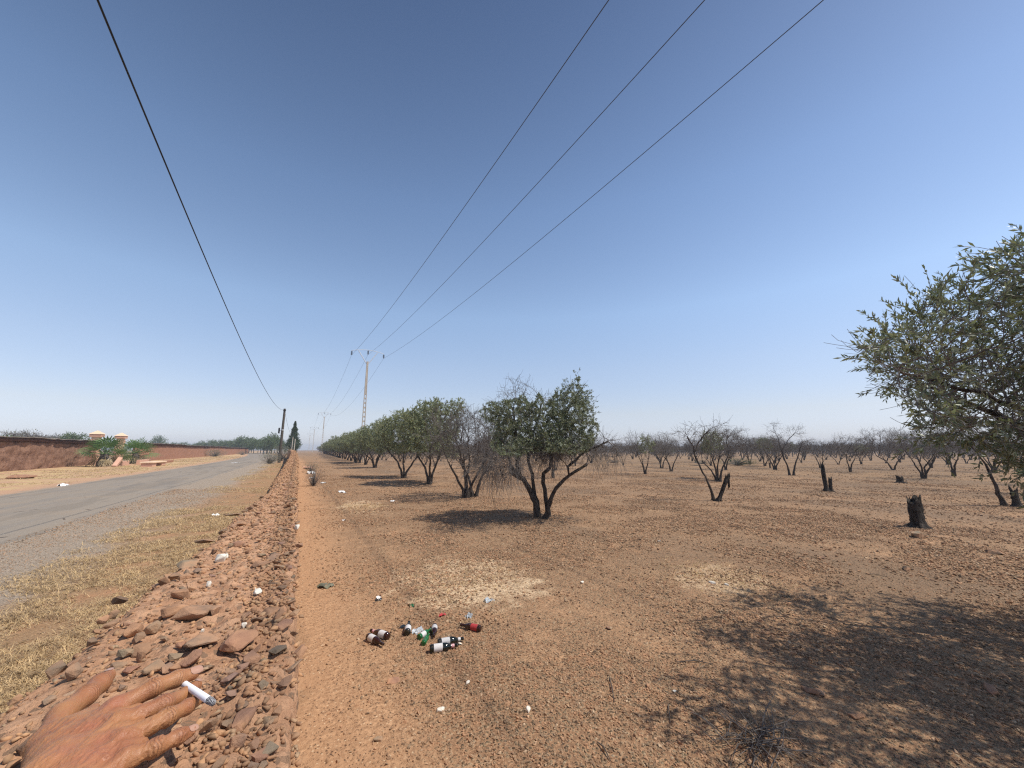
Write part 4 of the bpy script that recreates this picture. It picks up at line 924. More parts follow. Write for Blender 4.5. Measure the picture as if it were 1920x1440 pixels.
slab((-16.2, 54.6, .3), 0, (.35, 1.7, .35), (.5, .1), 'tilted pink slab fallen against the left palm', rz=.1, lift=.25)
slab((-15.3, 67.5, 0), 0, (.5, 2.6, .3), (.06, .1), 'broken reddish kerb piece right of the palms', 'pise_smooth', -.2)
def culvert():
    root = empty('culvert_slab', (-13.2, 54, 0), 'cream concrete slab bridging a small dark culvert by the roadside', 'slab')
    bm = bmesh.new(); box(bm, (0, 0, .42), (1.1, 4.4, .13), bev=.02); link('deck', bmmesh('deck', bm, M['peach']), root)
    for y_ in (-1.5, 1.6): bm = bmesh.new(); box(bm, (0, y_, .165), (.9, 1.2, .35), bev=.02); link('support', bmmesh('support', bm, M['pink']), root)
culvert()

# ------------------------------------------------------------ palms
def palm(px, lat, s, label, seed):
    p = LAT(px, 845, lat); r = np.random.default_rng(seed); root = empty('fan_palm', (p[0], p[1], 0), label, 'palm', 'fan palms by the gate'); root.scale = (s,) * 3
    V, F = tube([(0, 0, -.1), (0, 0, .3), (.02, 0, .8), (.03, .02, 1.15)], np.array((.5, .42, .33, .22)), 12); link('trunk', npmesh('trunk', V, F, M['stem_bark'], True), root)
    def frond(a, el, L_, R_, dry):
        d = np.array((math.cos(a) * math.cos(el), math.sin(a) * math.cos(el), math.sin(el))); c0 = np.array((.03, .02, 1.05))
        sag = (0, 0, -.12 * L_) if not dry else (0, 0, -.35 * L_); pts = [c0, c0 + d * L_ * .5, c0 + d * L_ + sag]; Vp, Fp = tube(pts, np.array((.03, .024, .016)), 4); parts = [(Vp, Fp)]
        tip = pts[-1]; f = pts[-1] - pts[1]; f /= np.linalg.norm(f); s_ = np.cross(f, (0, 0, 1.)); s_ /= np.linalg.norm(s_) + 1e-6; n_ = np.cross(s_, f); ro = r.uniform(-.7, .7); s_ = s_ * math.cos(ro) + n_ * math.sin(ro); n_ = np.cross(s_, f); k = 15
        for q in range(k):
            t_ = (q / (k - 1) - .5) * 4.0; dr = f * math.cos(t_) + s_ * math.sin(t_) + n_ * .12; Lq = R_ * (.75 + .25 * math.cos(t_)) * r.uniform(.85, 1.1)
            m_ = tip + dr * Lq * .6; e_ = tip + dr * Lq + np.array((0, 0, -.16 * Lq if not dry else -.4 * Lq)); w_ = np.cross(dr, n_); w_ /= np.linalg.norm(w_) + 1e-6; w_ *= R_ * .048
            parts.append((np.array([tip, m_ - w_, e_, m_ + w_, m_ - n_ * .02]), np.array([[0, 1, 4, 4], [0, 4, 3, 3], [1, 2, 4, 4], [4, 2, 3, 3]])))
        V_, F_ = join(parts); quads = F_[F_[:, 2] != F_[:, 3]]; tris = F_[F_[:, 2] == F_[:, 3]][:, :3]
        link('frond', npmesh('frond', V_, [quads, tris], M['palm_dry' if dry else 'palm']), root)
    for q in range(19): frond(q * 2.4 + r.normal(0, .15), R(4 + 70 * (q / 18) ** .9), r.uniform(.95, 1.35), r.uniform(1.0, 1.3), False)
    for q in range(12): frond(q * 2.4 + r.normal(0, .2), R(r.uniform(-35, 5)), r.uniform(.6, .95), r.uniform(.6, .8), True)
palm(197, -17.6, 1.08, 'left fan palm with yellowing lower fronds in front of the gate', 61); palm(255, -17.6, 1.08, 'right fan palm with dense dark fronds in front of the gate', 62)

# ------------------------------------------------------------ shrubs and trees around the wall
def bush_mesh(seed, rx, rz, nleaf, L_, W_, mat, twn=60, low=0.0):
    r = np.random.default_rng(seed); parts = []
    for q in range(twn):
        a = r.uniform(0, 6.28); el = r.uniform(.25, 1.5); d = np.array((math.cos(a) * math.cos(el) * rx, math.sin(a) * math.cos(el) * rx, math.sin(el) * rz * 1.0)) * r.uniform(.6, 1)
        parts.append(tube([(0, 0, -.03), d * .5 + r.normal(0, .05, 3) * rx, d], np.array((.02, .012, .005)) * max(rx, .4), 3))
    tw = npmesh('stems', *join(parts), M['twig']); b = blob((0, 0, rz * .45), (rx, rx, rz * .55), nleaf, r, .2)
    k = fbm(b * 2.2 / rx, 2, seed); b = b[(r.random(len(b)) < np.clip(.6 + 1.3 * k, .05, 1)) & (b[:, 2] > low)]
    fo = npmesh('foliage', *leaves(b, b - (0, 0, -.1), L_, W_, r, .8), M[mat]); return tw, fo
def bush(loc, seed, rx, rz, n_, L_, W_, mat, label, cat='shrub', group='shrubs along the road', name='shrub', tw=60):
    t_, f_ = bush_mesh(seed, rx, rz, n_, L_, W_, mat, tw); e = empty(name, loc, label, cat, group); link('stems', t_, e)['kind'] = 'stuff'; link('foliage', f_, e)['kind'] = 'stuff'; return e
def B(px, lat): q = LAT(px, 845, lat); return (q[0], q[1], 0)
bush(B(405, -18.2), 1, 2.6, 1.9, 2600, .16, .05, 'leaf_pale', 'large grey green shrub against the long red wall'); bush(B(455, -16.2), 2, 1.9, 1.2, 1200, .16, .05, 'leaf_pale', 'low grey shrub near the road bend')
bush(B(508, -3.0), 3, 1.2, 1.5, 2200, .12, .03, 'leaf_pale', 'dark grey shrub left of the leaning utility pole'); bush(B(528, -2.3), 4, 1.9, 2.4, 3000, .14, .035, 'leaf_pale', 'taller grey shrub behind the utility pole beside the rubble wall')
bush((.75, 21, 0), 5, .55, 1.0, 900, .05, .012, 'twig', 'dry purplish shrub at the foot of the rubble wall on the field side'); bush((.95, 34, 0), 15, .6, .8, 700, .07, .02, 'leaf_pale', 'small dry shrub further along the field side of the rubble wall')
g = G(1382, 872); bush((g[0], g[1], 0), 6, 2.3, .75, 2200, .10, .025, 'leaf_tree', 'low spreading green shrub in the middle of the field', group='field shrubs'); g = G(1318, 870); bush((g[0], g[1], 0), 7, 1.2, .5, 700, .08, .02, 'leaf_pale', 'small olive coloured shrub left of the spreading green one', group='field shrubs')
g = G(1150, 868); bush((g[0], g[1], 0), 8, 1.2, .5, 500, .08, .02, 'leaf_pale', 'faint yellowish dry weeds right of the middle tree', group='field shrubs'); g = G(1175, 872)

def crown_tree(seed, h, rx, mat, dens=1600, L_=.28, pine=False, bare=False):
    r = np.random.default_rng(seed); parts = []; fo = []
    sp = [(None, [np.array((0, 0, -.1)), np.array((.05, .02, h * .3)), np.array((r.normal(0, .2), r.normal(0, .2), h * .6))])]
    A = blob((0, 0, h * .62), (rx, rx, h * .36), 260, r, .2); P, par = stems(r, sp); P, par = colonize(A, P, par, .32, 3, .45, 40, .03, .2, r); rad = radii(P, par, .025)
    rad = rad * min(1, .22 / rad.max()) + .008
    V, F = skel_mesh(P, par, rad, rad > 0, 5); T = Tree(); T.trunk = npmesh('trunk', V, F, M['stem_bark'], True); T.twigs = None; T.foliage = None
    tips = P[rad < rad.min() * 2.5]
    if bare:
        b1 = r.choice(np.nonzero(rad < rad.min() * 3)[0], 500); D = P[b1] - P[par[b1]]; P2, par2, _ = chains(P, par, b1, D / .3 + r.normal(0, .6, D.shape), 1.1, 3, 0, r); rd = np.full(len(P2), .022)
        V, F = skel_mesh(P2, par2, rd, np.arange(len(P2)) >= len(P), 3); T.twigs = npmesh('branches', V, F, M['twig'])
    b = tips[r.integers(0, len(tips), dens)] + r.normal(0, rx * .13, (dens, 3)); b = b[r.random(len(b)) < np.clip(.65 + 1.1 * fbm(b * .9, 2, seed), .05, 1)]
    if not bare or dens > 0: T.foliage = npmesh('foliage', *leaves(b, b - (0, 0, h * .5), L_, L_ * .55, r, .8), M[mat])
    return T
BIGT = [crown_tree(700 + i, random.uniform(5.5, 6.5), random.uniform(2.2, 3.0), 'leaf_tree', 2600, .34) for i in range(4)]
GREY = [crown_tree(720 + i, 5.2, 2.8, 'leaf_pale', 500, .3, bare=True) for i in range(2)]
def ptree(T, px, topy, t_, name, label, group, cat='tree', hh=6.0):
    q = RT(px, topy, t_); e = empty(name, (q[0], q[1], 0), label, cat, group, random.uniform(0, 6.28)); s = q[2] / hh; e.scale = (s,) * 3
    link('trunk', T.trunk, e)
    if T.twigs: link('branches', T.twigs, e)['kind'] = 'stuff'
    if T.foliage: link('foliage', T.foliage, e)['kind'] = 'stuff'
    return e
k = 0
BELT = []
for q in range(30):
    px = 345 + q * 6.1; BELT.append((px + random.uniform(-2, 2), 831 - (px - 345) * .055 + random.uniform(-3, 3), .36 - (px - 345) * .0008 + random.uniform(-.02, .03)))
for px, ty, t_ in BELT:
    ptree(BIGT[k % 4], px, ty, t_, 'broadleaf_tree', f"dark green tree in the {'left thin' if px < 405 else 'middle' if px < 465 else 'right, taller'} part of the leafy belt beyond the red wall", 'leafy belt beyond the red wall'); k += 1
ptree(BIGT[1], 456, 815, .27, 'broadleaf_tree', 'grey green tree standing above the leafy belt at the wall end', 'trees beyond the red wall'); ptree(BIGT[3], 470, 818, .26, 'broadleaf_tree', 'pointed dark tree just right of the tall grey green one', 'trees beyond the red wall')
ptree(BIGT[2], 513, 812, .22, 'broadleaf_tree', 'tallest bright green tree at the bend of the road left of the pole', 'trees beyond the red wall'); ptree(BIGT[0], 503, 820, .21, 'broadleaf_tree', 'rounded green tree at the road bend beside the tallest one', 'trees beyond the red wall')
ptree(BIGT[1], 536, 829, .22, 'broadleaf_tree', 'small dark tree between the utility pole and the cypress', 'trees beyond the red wall'); ptree(BIGT[3], 528, 826, .25, 'broadleaf_tree', 'green tree right behind the utility pole', 'trees beyond the red wall')
for px, ty, t_, lab in ((36, 808, .10, 'bare grey tree left of the pair above the rough wall'), (56, 808, .105, 'bare grey tree right of the pair above the rough wall'), (92, 816, .13, 'thin grey scrub tree above the rough wall'), (112, 814, .13, 'sparse grey tree above the rough wall left of the dark one')):
    ptree(GREY[k % 2], px, ty, t_, 'bare_tree', lab, 'trees above the rough wall', hh=5.2); k += 1
ptree(BIGT[2], 134, 811, .12, 'broadleaf_tree', 'dark green tree above the rough wall near its end', 'trees above the rough wall', hh=6.0); ptree(BIGT[0], 150, 814, .12, 'broadleaf_tree', 'smaller dark tree left of the first gate pillar', 'trees above the rough wall')
for px, ty in ((300, 816), (312, 829), (328, 830), (340, 829)):
    ptree(BIGT[k % 4], px, ty, .34 if px > 305 else .36, 'broadleaf_tree', 'lone thin tree far behind the wall right of the palms' if px < 305 else 'small distant tree far behind the red wall', 'far trees behind the wall'); k += 1
p = LAT(5, 845, -34); e = palm  # a palm head shows over the wall at the left edge
palm(4, -31, 1.25, 'palm head showing above the rough wall at the left edge', 63)

def cypress():
    r = np.random.default_rng(5); y_ = 112; x_ = -1.3; H = 8.6
    root = empty('cypress_tree', (x_, y_, 0), 'tall pointed dark cypress at the far end of the rubble wall', 'cypress'); V, F = tube([(0, 0, -.1), (0, 0, H * .9)], np.array((.16, .03)), 7); link('trunk', npmesh('trunk', V, F, M['stem_bark']), root)
    n_ = 9000; z = r.random(n_) ** .8; rad = 1.55 * np.where(z < .22, .45 + z * 2.5, 1 - ((z - .22) / .78) ** 1.15) * (1 + .6 * vnoise(v3(z * 12, r.random(n_) * 3), 4)) * r.uniform(.5, 1, n_); an = r.uniform(0, 6.28, n_)
    P = np.stack([rad * np.cos(an), rad * np.sin(an), .8 + z * (H - .8)], -1); link('foliage', npmesh('foliage', *leaves(P, np.stack([np.cos(an) * .3, np.sin(an) * .3, 1 + 0 * an], -1), .3, .13, r, .35), M['leaf_cyp']), root)['kind'] = 'stuff'
cypress()
for k in range(9):                                                       # whitewashed tree guards at the road bend
    q = RT(496 + 5.2 * k, 852, .22); bm = bmesh.new(); box(bm, (0, 0, .6), (.28, .28, 1.3), bev=.02); o = link('white_post', bmmesh('white_post', bm, M['paper'])); o.location = (q[0] - .3, q[1] + 3 * (k % 2), 0)
    tag(o, 'whitewashed post in the row under the trees where the road bends', 'post', 'whitewashed posts at the road bend')
for k, (px, H, lab) in enumerate(((547, 4.6, 'left thin grey pole in front of the cypress'), (551.5, 4.2, 'right thin grey pole in front of the cypress'))):
    q = RT(px, 840, .125); V, F = tube([(0, 0, -.1), (.05, 0, H)], np.array((.11, .08)), 8); o = link('thin_pole', npmesh('thin_pole', V, F, M['concrete'], True)); o.location = (q[0], q[1], 0); tag(o, lab, 'pole', 'thin poles by the cypress')

# ------------------------------------------------------------ utility pole and cable
UP = (-2.14, 60.0)
def utility_pole():
    root = empty('utility_pole', (*UP, 0), 'weathered leaning wooden utility pole beside the rubble wall', 'utility pole')
    V, F = tube([(0, 0, -.2), (.02, 0, 3.5), (.05, 0, 7.15)], np.array((.19, .165, .13)), 12); link('shaft', npmesh('shaft', V, F, M['pole'], True), root)
    bm = bmesh.new(); box(bm, (-.36, .05, 4.2), (.2, .16, .75), bev=.03); link('closure_box', bmmesh('closure_box', bm, M['cable']), root)
    bm = bmesh.new(); box(bm, (-.17, .05, 4.2), (.2, .05, .06)); link('bracket', bmmesh('bracket', bm, M['steel']), root)
    bm = bmesh.new(); lathe(bm, [(.168, 4.25), (.172, 4.25), (.172, 4.33), (.168, 4.33)], 14, Matrix.Translation((.025, 0, 0))); link('white_band', bmmesh('white_band', bm, M['paper']), root)
    bm = bmesh.new(); box(bm, (.05, -.16, 6.93), (.34, .10, .16), bev=.02); link('cable_clamp', bmmesh('cable_clamp', bm, M['cable']), root)
utility_pole()
def H1(y): return CAMZ + 3.65 + .0015 * (y - 27) ** 2
yy_ = np.linspace(-6, 60, 120); V, F = tube(np.stack([0 * yy_ + UP[0] + .03, yy_, H1(yy_)], -1), .011, 6)
tag(link('telephone_cable', npmesh('telephone_cable', V, F, M['cable'])), 'thick black cable sagging down to the wooden utility pole', 'cable')
t_ = np.linspace(0, 1, 30); A = np.array((UP[0] + .05, 60, 6.95)); B_ = np.array((-1.2, 104, 5.0)); Pq = A + (B_ - A) * t_[:, None]; Pq[:, 2] -= 1.2 * 4 * t_ * (1 - t_)
V, F = tube(Pq, .014, 5); tag(link('drop_cable', npmesh('drop_cable', V, F, M['cable'])), 'thin cable dropping from the wooden pole towards the cypress', 'cable')

# ------------------------------------------------------------ concrete pylons and conductors
PLX = 7.36; PY = [-50, 55, 158, 262, 366]; HW = 14.7
def pylon(y, label, first):
    root = empty('concrete_pylon', (PLX, y, 0), label, 'electricity pylon', 'concrete pylons along the olive row')
    H = 13.7; bm = bmesh.new(); n_ = 17                                  # two flanges with openings between
    def wd(z): return .52 - .30 * z / H
    for s_ in (-1, 1):
        vs_ = []
        for z in np.linspace(-.2, H, n_):
            w_ = wd(z); a_ = s_ * w_ / 2; c_ = s_ * (w_ / 2 - .075)
            vs_.append([bm.verts.new(v) for v in ((a_, -.16, z), (a_, .16, z), (c_, .16, z), (c_, -.16, z))])
        for p_, q_ in zip(vs_, vs_[1:]):
            for k_ in range(4): bm.faces.new((p_[k_], p_[(k_ + 1) % 4], q_[(k_ + 1) % 4], q_[k_]))
        bm.faces.new(vs_[0][::-1]); bm.faces.new(vs_[-1])
    for z in np.arange(.5, 9.2, .62): box(bm, (0, 0, z), (wd(z) - .152, .26, .20))
    box(bm, (0, 0, 11.4), (wd(11) - .156, .28, 4.5)); link('shaft', bmmesh('shaft', bm, M['concrete']), root)
    for s_ in (-1, 1):
        V, F = tube([(s_ * .1, 0, H - .35), (s_ * 1.25, 0, HW + .42)], .05 if first else .07, 5); link('arm', npmesh('arm', V, F, M['steel']), root)
    x_ = np.linspace(-2.15, 2.15, 18); V, F = tube(np.stack([x_, 0 * x_, HW + .62 - .07 * x_ ** 2], -1), .035 if first else .05, 5); link('crossarm', npmesh('crossarm', V, F, M['steel']), root)
    for x__ in (-2.1, 0, 2.1):
        z0 = HW + .60 - .07 * x__ ** 2; bm = bmesh.new(); prof = [(.02, z0 - .62)]
        for k_ in range(4): z = z0 - .58 + k_ * .13; prof += [(.03, z), (.13, z + .02), (.12, z + .06), (.03, z + .09)]
        prof += [(.02, z0)]; lathe(bm, prof, 10, Matrix.Translation((x__, 0, 0))); link('insulator', bmmesh('insulator', bm, M['insul']), root)
labs = {55: 'nearest pale concrete pylon rising behind the olive row', 158: 'second concrete pylon fading in the haze', 262: 'third concrete pylon, faint and small', 366: 'farthest tiny concrete pylon near the vanishing point'}
for y_ in PY[1:]: pylon(y_, labs[y_], y_ < 60)
for x__, lab in ((-2.1, 'left'), (0, 'middle'), (2.1, 'right')):
    root = empty('power_line', (PLX + x__, 0, 0), f'{lab} thin power conductor of the three crossing the sky', 'power line', 'three power conductors')
    for ya, yb in zip(PY, PY[1:]):
        t_ = np.linspace(0, 1, 70); P_ = np.stack([0 * t_, ya + (yb - ya) * t_, HW - .07 * x__ ** 2 - 2.8 * 4 * t_ * (1 - t_)], -1)
        V, F = tube(P_, .011, 5); link('span', npmesh('span', V, F, M['wire']), root)

# ------------------------------------------------------------ dry grass
def straw():
    r = rng; parts = []
    def tufts(n, x, y, L_, k=7, flat=.8):
        P = np.repeat(np.stack([x, y, gz(x, y)], -1), k, 0); P[:, :2] += r.normal(0, L_ * .8, (len(P), 2))
        a = r.uniform(0, 6.28, len(P)); el = np.abs(r.normal(0, .24, len(P))); D = np.stack([np.cos(a) * np.cos(el), np.sin(a) * np.cos(el), np.sin(el)], -1); Lq = L_ * r.uniform(.4, 1.3, len(P))[:, None]
        s_ = np.cross(D, (0, 0, 1.)); s_ /= np.linalg.norm(s_, axis=1)[:, None] + 1e-6; w_ = (.0006 + .00036 * np.hypot(P[:, 0], P[:, 1]))[:, None]
        m_ = P + D * Lq * .55 + (0, 0, .012); e_ = P + D * Lq + r.normal(0, .15, P.shape) * Lq; e_[:, 2] = np.maximum(e_[:, 2], P[:, 2] + .004)
        V = np.stack([P - s_ * w_, P + s_ * w_, m_ + s_ * w_ * .8, m_ - s_ * w_ * .8, e_], 1).reshape(-1, 3); i = np.arange(len(P))[:, None] * 5
        return V, np.concatenate([i + (0, 1, 2), i + (0, 2, 3), i + (3, 2, 4)])
    def area(n, x0, x1, y0, y1, pw, ns, thr):
        y = y0 * (y1 / y0) ** (r.random(n) ** pw); x = r.uniform(x0, x1, n); c = fbm(v3(x * ns, y * ns), 3, 61); e = np.minimum((x - x0), (x1 - x)) / abs(x1 - x0) * 4
        m = (c > thr) & (r.random(n) < np.clip(e + .15, 0, 1)); return x[m], y[m]
    x, y = area(19000, -3.0, -.75, .8, 5, 1, 4.2, -.30); parts.append(tufts(0, x, y, .10, 7)); x, y = area(9000, -3.3, -.65, 5, 15, 1, 2.5, -.12); parts.append(tufts(0, x, y, .10, 6))
    x, y = area(5000, -3.4, -.6, 12, 60, 1, .5, 0); parts.append(tufts(0, x + road_shift(y), y, .10, 6))
    x, y = area(9000, -19.5, -9.9, 6, 120, 1, .28, -.08); parts.append(tufts(0, x + road_shift(y) * .3, y, .15, 7))
    for q in ((880, 1088, 1.0), (1350, 1082, .8), (680, 950, .9)):
        g = G(q[0], q[1]); n_ = 420; parts.append(tufts(0, g[0] + r.normal(0, q[2] * .5, n_), g[1] + r.normal(0, q[2] * .55, n_), .022, 4))
    V, F = join(parts); print('straw tris', len(F)); tag(link('dry_grass', npmesh('dry_grass', V, F, M['straw'])), 'flattened yellow dry grass along both road verges', kind='stuff')
straw()
def dead_clump():
    g = G(1420, 1392); r = np.random.default_rng(2); parts = []
    for q in range(60):
        a = r.uniform(0, 6.28); L_ = r.uniform(.12, .42); el = abs(r.normal(.15, .3)); d = np.array((math.cos(a) * math.cos(el), math.sin(a) * math.cos(el), math.sin(el))); c = r.normal(0, .06, 3) * (1.5, 1, 0)
        parts.append(tube([c + (0, 0, .01), c + d * L_ * .5 + (0, 0, .03), c + d * L_ + r.normal(0, .04, 3)], np.array((.0035, .0028, .0012)), 3))
    o = link('brushwood', npmesh('brushwood', *join(parts), M['twig'])); o.location = (g[0], g[1], float(gz(g[0], g[1]))); tag(o, 'spiky clump of dead grey brushwood in the near tree shade', 'brushwood')
dead_clump()
for px0, py0, px1, py1, lab in ((1270, 1247, 1338, 1250, 'straight dark stick left of the tree shade'), (1253, 1325, 1257, 1358, 'short upright dead twig lying towards the camera'), (1120, 1395, 1145, 1430, 'curved dark stick near the bottom edge'), (1622, 1075, 1662, 1080, 'thin dark stick on the open field'), (1143, 1275, 1152, 1320, 'pale bent twig beside the red stone heap')):
    a, b = onground(px0, py0), onground(px1, py1); m_ = (a + b) / 2 + (0.01, .01, .012); V, F = tube(np.array([a, m_, b]) - a + (0, 0, .006), np.array((.003, .0045, .002)), 6); o = link('stick', npmesh('stick', V, F, M['stem_bark'])); o.location = a; tag(o, lab, 'stick', 'sticks on the ground')
g = onground(42, 897); o = link('field_rock', BIG[3]); o.scale = (1.6, 1.0, .7); o.location = (g[0], g[1], .12); tag(o, 'rounded pinkish boulder on the bare strip beyond the road', 'rock')

# ------------------------------------------------------------ bottles and litter
def bottle(px, py, ang, glass, label, lab='label', neck='label_pink', L_=.232, s=1.0, z=0.0, roll=0, lift=0.0):
    """lies on its side; ang: picture angle from base to neck"""
    g = onground(px, py); a = R(ang); h = G(px + 6 * math.cos(a), py - 6 * math.sin(a)) - G(px, py); yaw = math.atan2(h[1], h[0])
    root = empty('beer_bottle', g, label, 'bottle', 'discarded bottles'); r_ = .0305 * s
    root.rotation_euler = (0, R(90) - lift, yaw); root.location = (g[0], g[1], g[2] + r_ * .93)
    k = L_ * s; O = -k / 2
    pr = [(.82, 0), (.97, .015), (1, .04), (1, .52), (.97, .58), (.80, .65), (.55, .72), (.43, .79), (.40, .93), (.46, .935), (.46, .975), (.40, 1.0)]
    bm = bmesh.new(); lathe(bm, [(r_ * q, O + k * t) for q, t in pr], 22); link('glass_body', bmmesh('glass_body', bm, M[glass], True), root)
    if lab: bm = bmesh.new(); lathe(bm, [(r_ * 1.012, O + k * .14), (r_ * 1.014, O + k * .145), (r_ * 1.014, O + k * .445), (r_ * 1.012, O + k * .45)], 22); link('paper_label', bmmesh('paper_label', bm, M[lab], True), root)
    if neck: bm = bmesh.new(); lathe(bm, [(r_ * .50, O + k * .765), (r_ * .45, O + k * .80), (r_ * .44, O + k * .87), (r_ * .42, O + k * .875)], 18); link('neck_label', bmmesh('neck_label', bm, M[neck], True), root)
    return root
bottle(711, 1194, 160, 'brown_glass', 'brown bottle with white label, upper one of the left pair', s=1.03); bottle(704, 1207, -27, 'brown_glass', 'brown bottle with worn label, lower one of the left pair', neck=None)
bottle(765, 1183, 80, 'dark_glass', 'dark bottle seen end on, standing alone between the pairs', neck=None); bottle(797, 1193, 35, 'green_glass', 'green bottle with pale label, upper of the two green ones', s=.8, neck=None)
bottle(799, 1203, 60, 'green_glass', 'broken green bottle lying nearest the camera', lab=None, neck=None, s=.75); bottle(814, 1190, -95, 'brown_glass', 'brown bottle with its neck towards the camera beside the green ones', neck=None, s=.9)
bottle(832, 1221, 8, 'dark_glass', 'dark bottle with white label in front, lowest of the right pair', s=1.03); bottle(845, 1209, 10, 'dark_glass', 'dark bottle behind the lowest one, neck to the right', neck='label')
bottle(882, 1184, 168, 'brown_glass', 'brown bottle with red label at the right of the group', lab='label_red', neck=None, s=.95)
def shard(px, py, size, m, label, cat, flat=.4, seed=0):
    r = np.random.default_rng(seed); g = onground(px, py); t_ = np.linalg.norm(g - (0, 0, CAMZ)) / 740; L_ = size * t_ * (.68 if m == 'paper' else .85); n_ = 9
    u = np.linspace(-.5, .5, n_); X, Y = np.meshgrid(u, u); Z = flat * (.5 * fbm(v3(X * 3.5 + seed, Y * 3.5), 3, seed) + .35 * (.25 - X ** 2 - Y ** 2)); e_ = 1 + .3 * vnoise(v3(X * 4, Y * 4), seed)
    V = np.stack([X * e_, Y * e_ * .8, Z + .1], -1).reshape(-1, 3) * L_; V2 = V - (0, 0, .03 * L_); i = np.arange(n_ - 1)[:, None] * n_; j = np.arange(n_ - 1)[None]
    F = np.stack([i + j, i + j + 1, i + n_ + j + 1, i + n_ + j], -1).reshape(-1, 4); o = link({'bottle shard': 'glass_shard', 'litter': 'plastic_litter', 'cup': 'plastic_cup'}[cat], npmesh('litter', np.concatenate([V, V2]), np.concatenate([F, F[:, ::-1] + n_ * n_]), M[m], True))
    o.location = (g[0], g[1], g[2] + .004); o.rotation_euler = (0, 0, r.uniform(0, 6)); return tag(o, label, cat, 'litter on the ground')
for k, q in enumerate(((709, 1122, 11, 'paper', 'small white wrapper above the left bottles', 'litter', .8), (709, 1126, 12, 'dark_glass', 'black scrap under the small white wrapper', 'litter', .5), (773, 1138, 13, 'green_glass', 'small green glass shard behind the bottles', 'bottle shard', .9),
                       (828, 1156, 12, 'label_red', 'reddish brown scrap above the green bottles', 'litter', .7), (758, 1177, 14, 'dark_glass', 'flat dark olive scrap beside the end on bottle', 'litter', .3), (878, 1160, 17, 'clear_glass', 'crushed clear plastic cup above the red labelled bottle', 'cup', 1.2),
                       (916, 1131, 18, 'clear_glass', 'crumpled clear plastic farther right of the bottles', 'litter', 1.0), (783, 1187, 18, 'clear_glass', 'clear plastic film between the dark and green bottles', 'litter', .7), (862, 1210, 7, 'white', 'tiny cream pebble at the neck of the dark bottle', 'litter', .8),
                       (610, 1100, 24, 'leaf_pale', 'flat grey green scrap of cloth on the bare strip', 'litter', .4), (583, 888, 16, 'paper', 'white plastic bag near the rubble wall', 'litter', .8), (585, 897, 12, 'paper', 'second white plastic scrap in front of the bag', 'litter', .5), (578, 879, 18, 'pink', 'faded red rag by the field side shrub', 'litter', .6),
                       (606, 906, 12, 'paper', 'pale torn sheet left of the row shadow', 'litter', .5), (642, 924, 16, 'paper', 'white crumpled sheet in front of the row shadow', 'litter', .6), (736, 939, 12, 'paper', 'white scrap between the straw patch and the row', 'litter', .5),
                       (645, 976, 9, 'paper', 'small whitish scrap below the straw patch', 'litter', .8), (404, 967, 15, 'paper', 'pinkish white scrap on the verge beside the rubble wall', 'litter', .8), (117, 911, 12, 'paper', 'white plastic at the far edge of the road', 'litter', .8), (443, 869, 14, 'paper', 'pale flattened bag on the far road', 'litter', .15))):
    shard(q[0], q[1], q[2], q[3], q[4], q[5], q[6], k)
# ------------------------------------------------------------ hand with cigarette
SPX = .00062
HPL = .303                                                            # the hand lies this far under the lens, w lifts a point above that plane
def HPt(u, v, w): d = ray(u, v); return np.array((0, 0, CAMZ)) + d * ((-HPL + w * SPX) / d[2])
def HSC(u, v): return HPL / -ray(u, v)[2]
HF = np.array([[cY, -sY, 0], [sY * cP, cY * cP, sP], [-sY * sP, -cY * sP, cP]])      # camera right, forward, up
HO = HPt(230, 1380, 0)
def loc(p): return (np.asarray(p) - HO) @ HF.T                                        # x right, y away, z up (camera frame)
def cone_d(X, a, b, ra, rb):
    ba = b - a; L2 = ba @ ba; h = np.clip(((X - a) @ ba) / L2, 0, 1); d = X - a - h[..., None] * ba
    return np.sqrt((d * d).sum(-1)) - (ra + (rb - ra) * h)
def smin(a, b, k): h = np.clip(.5 + .5 * (b - a) / k, 0, 1); return b + (a - b) * h - k * h * (1 - h)
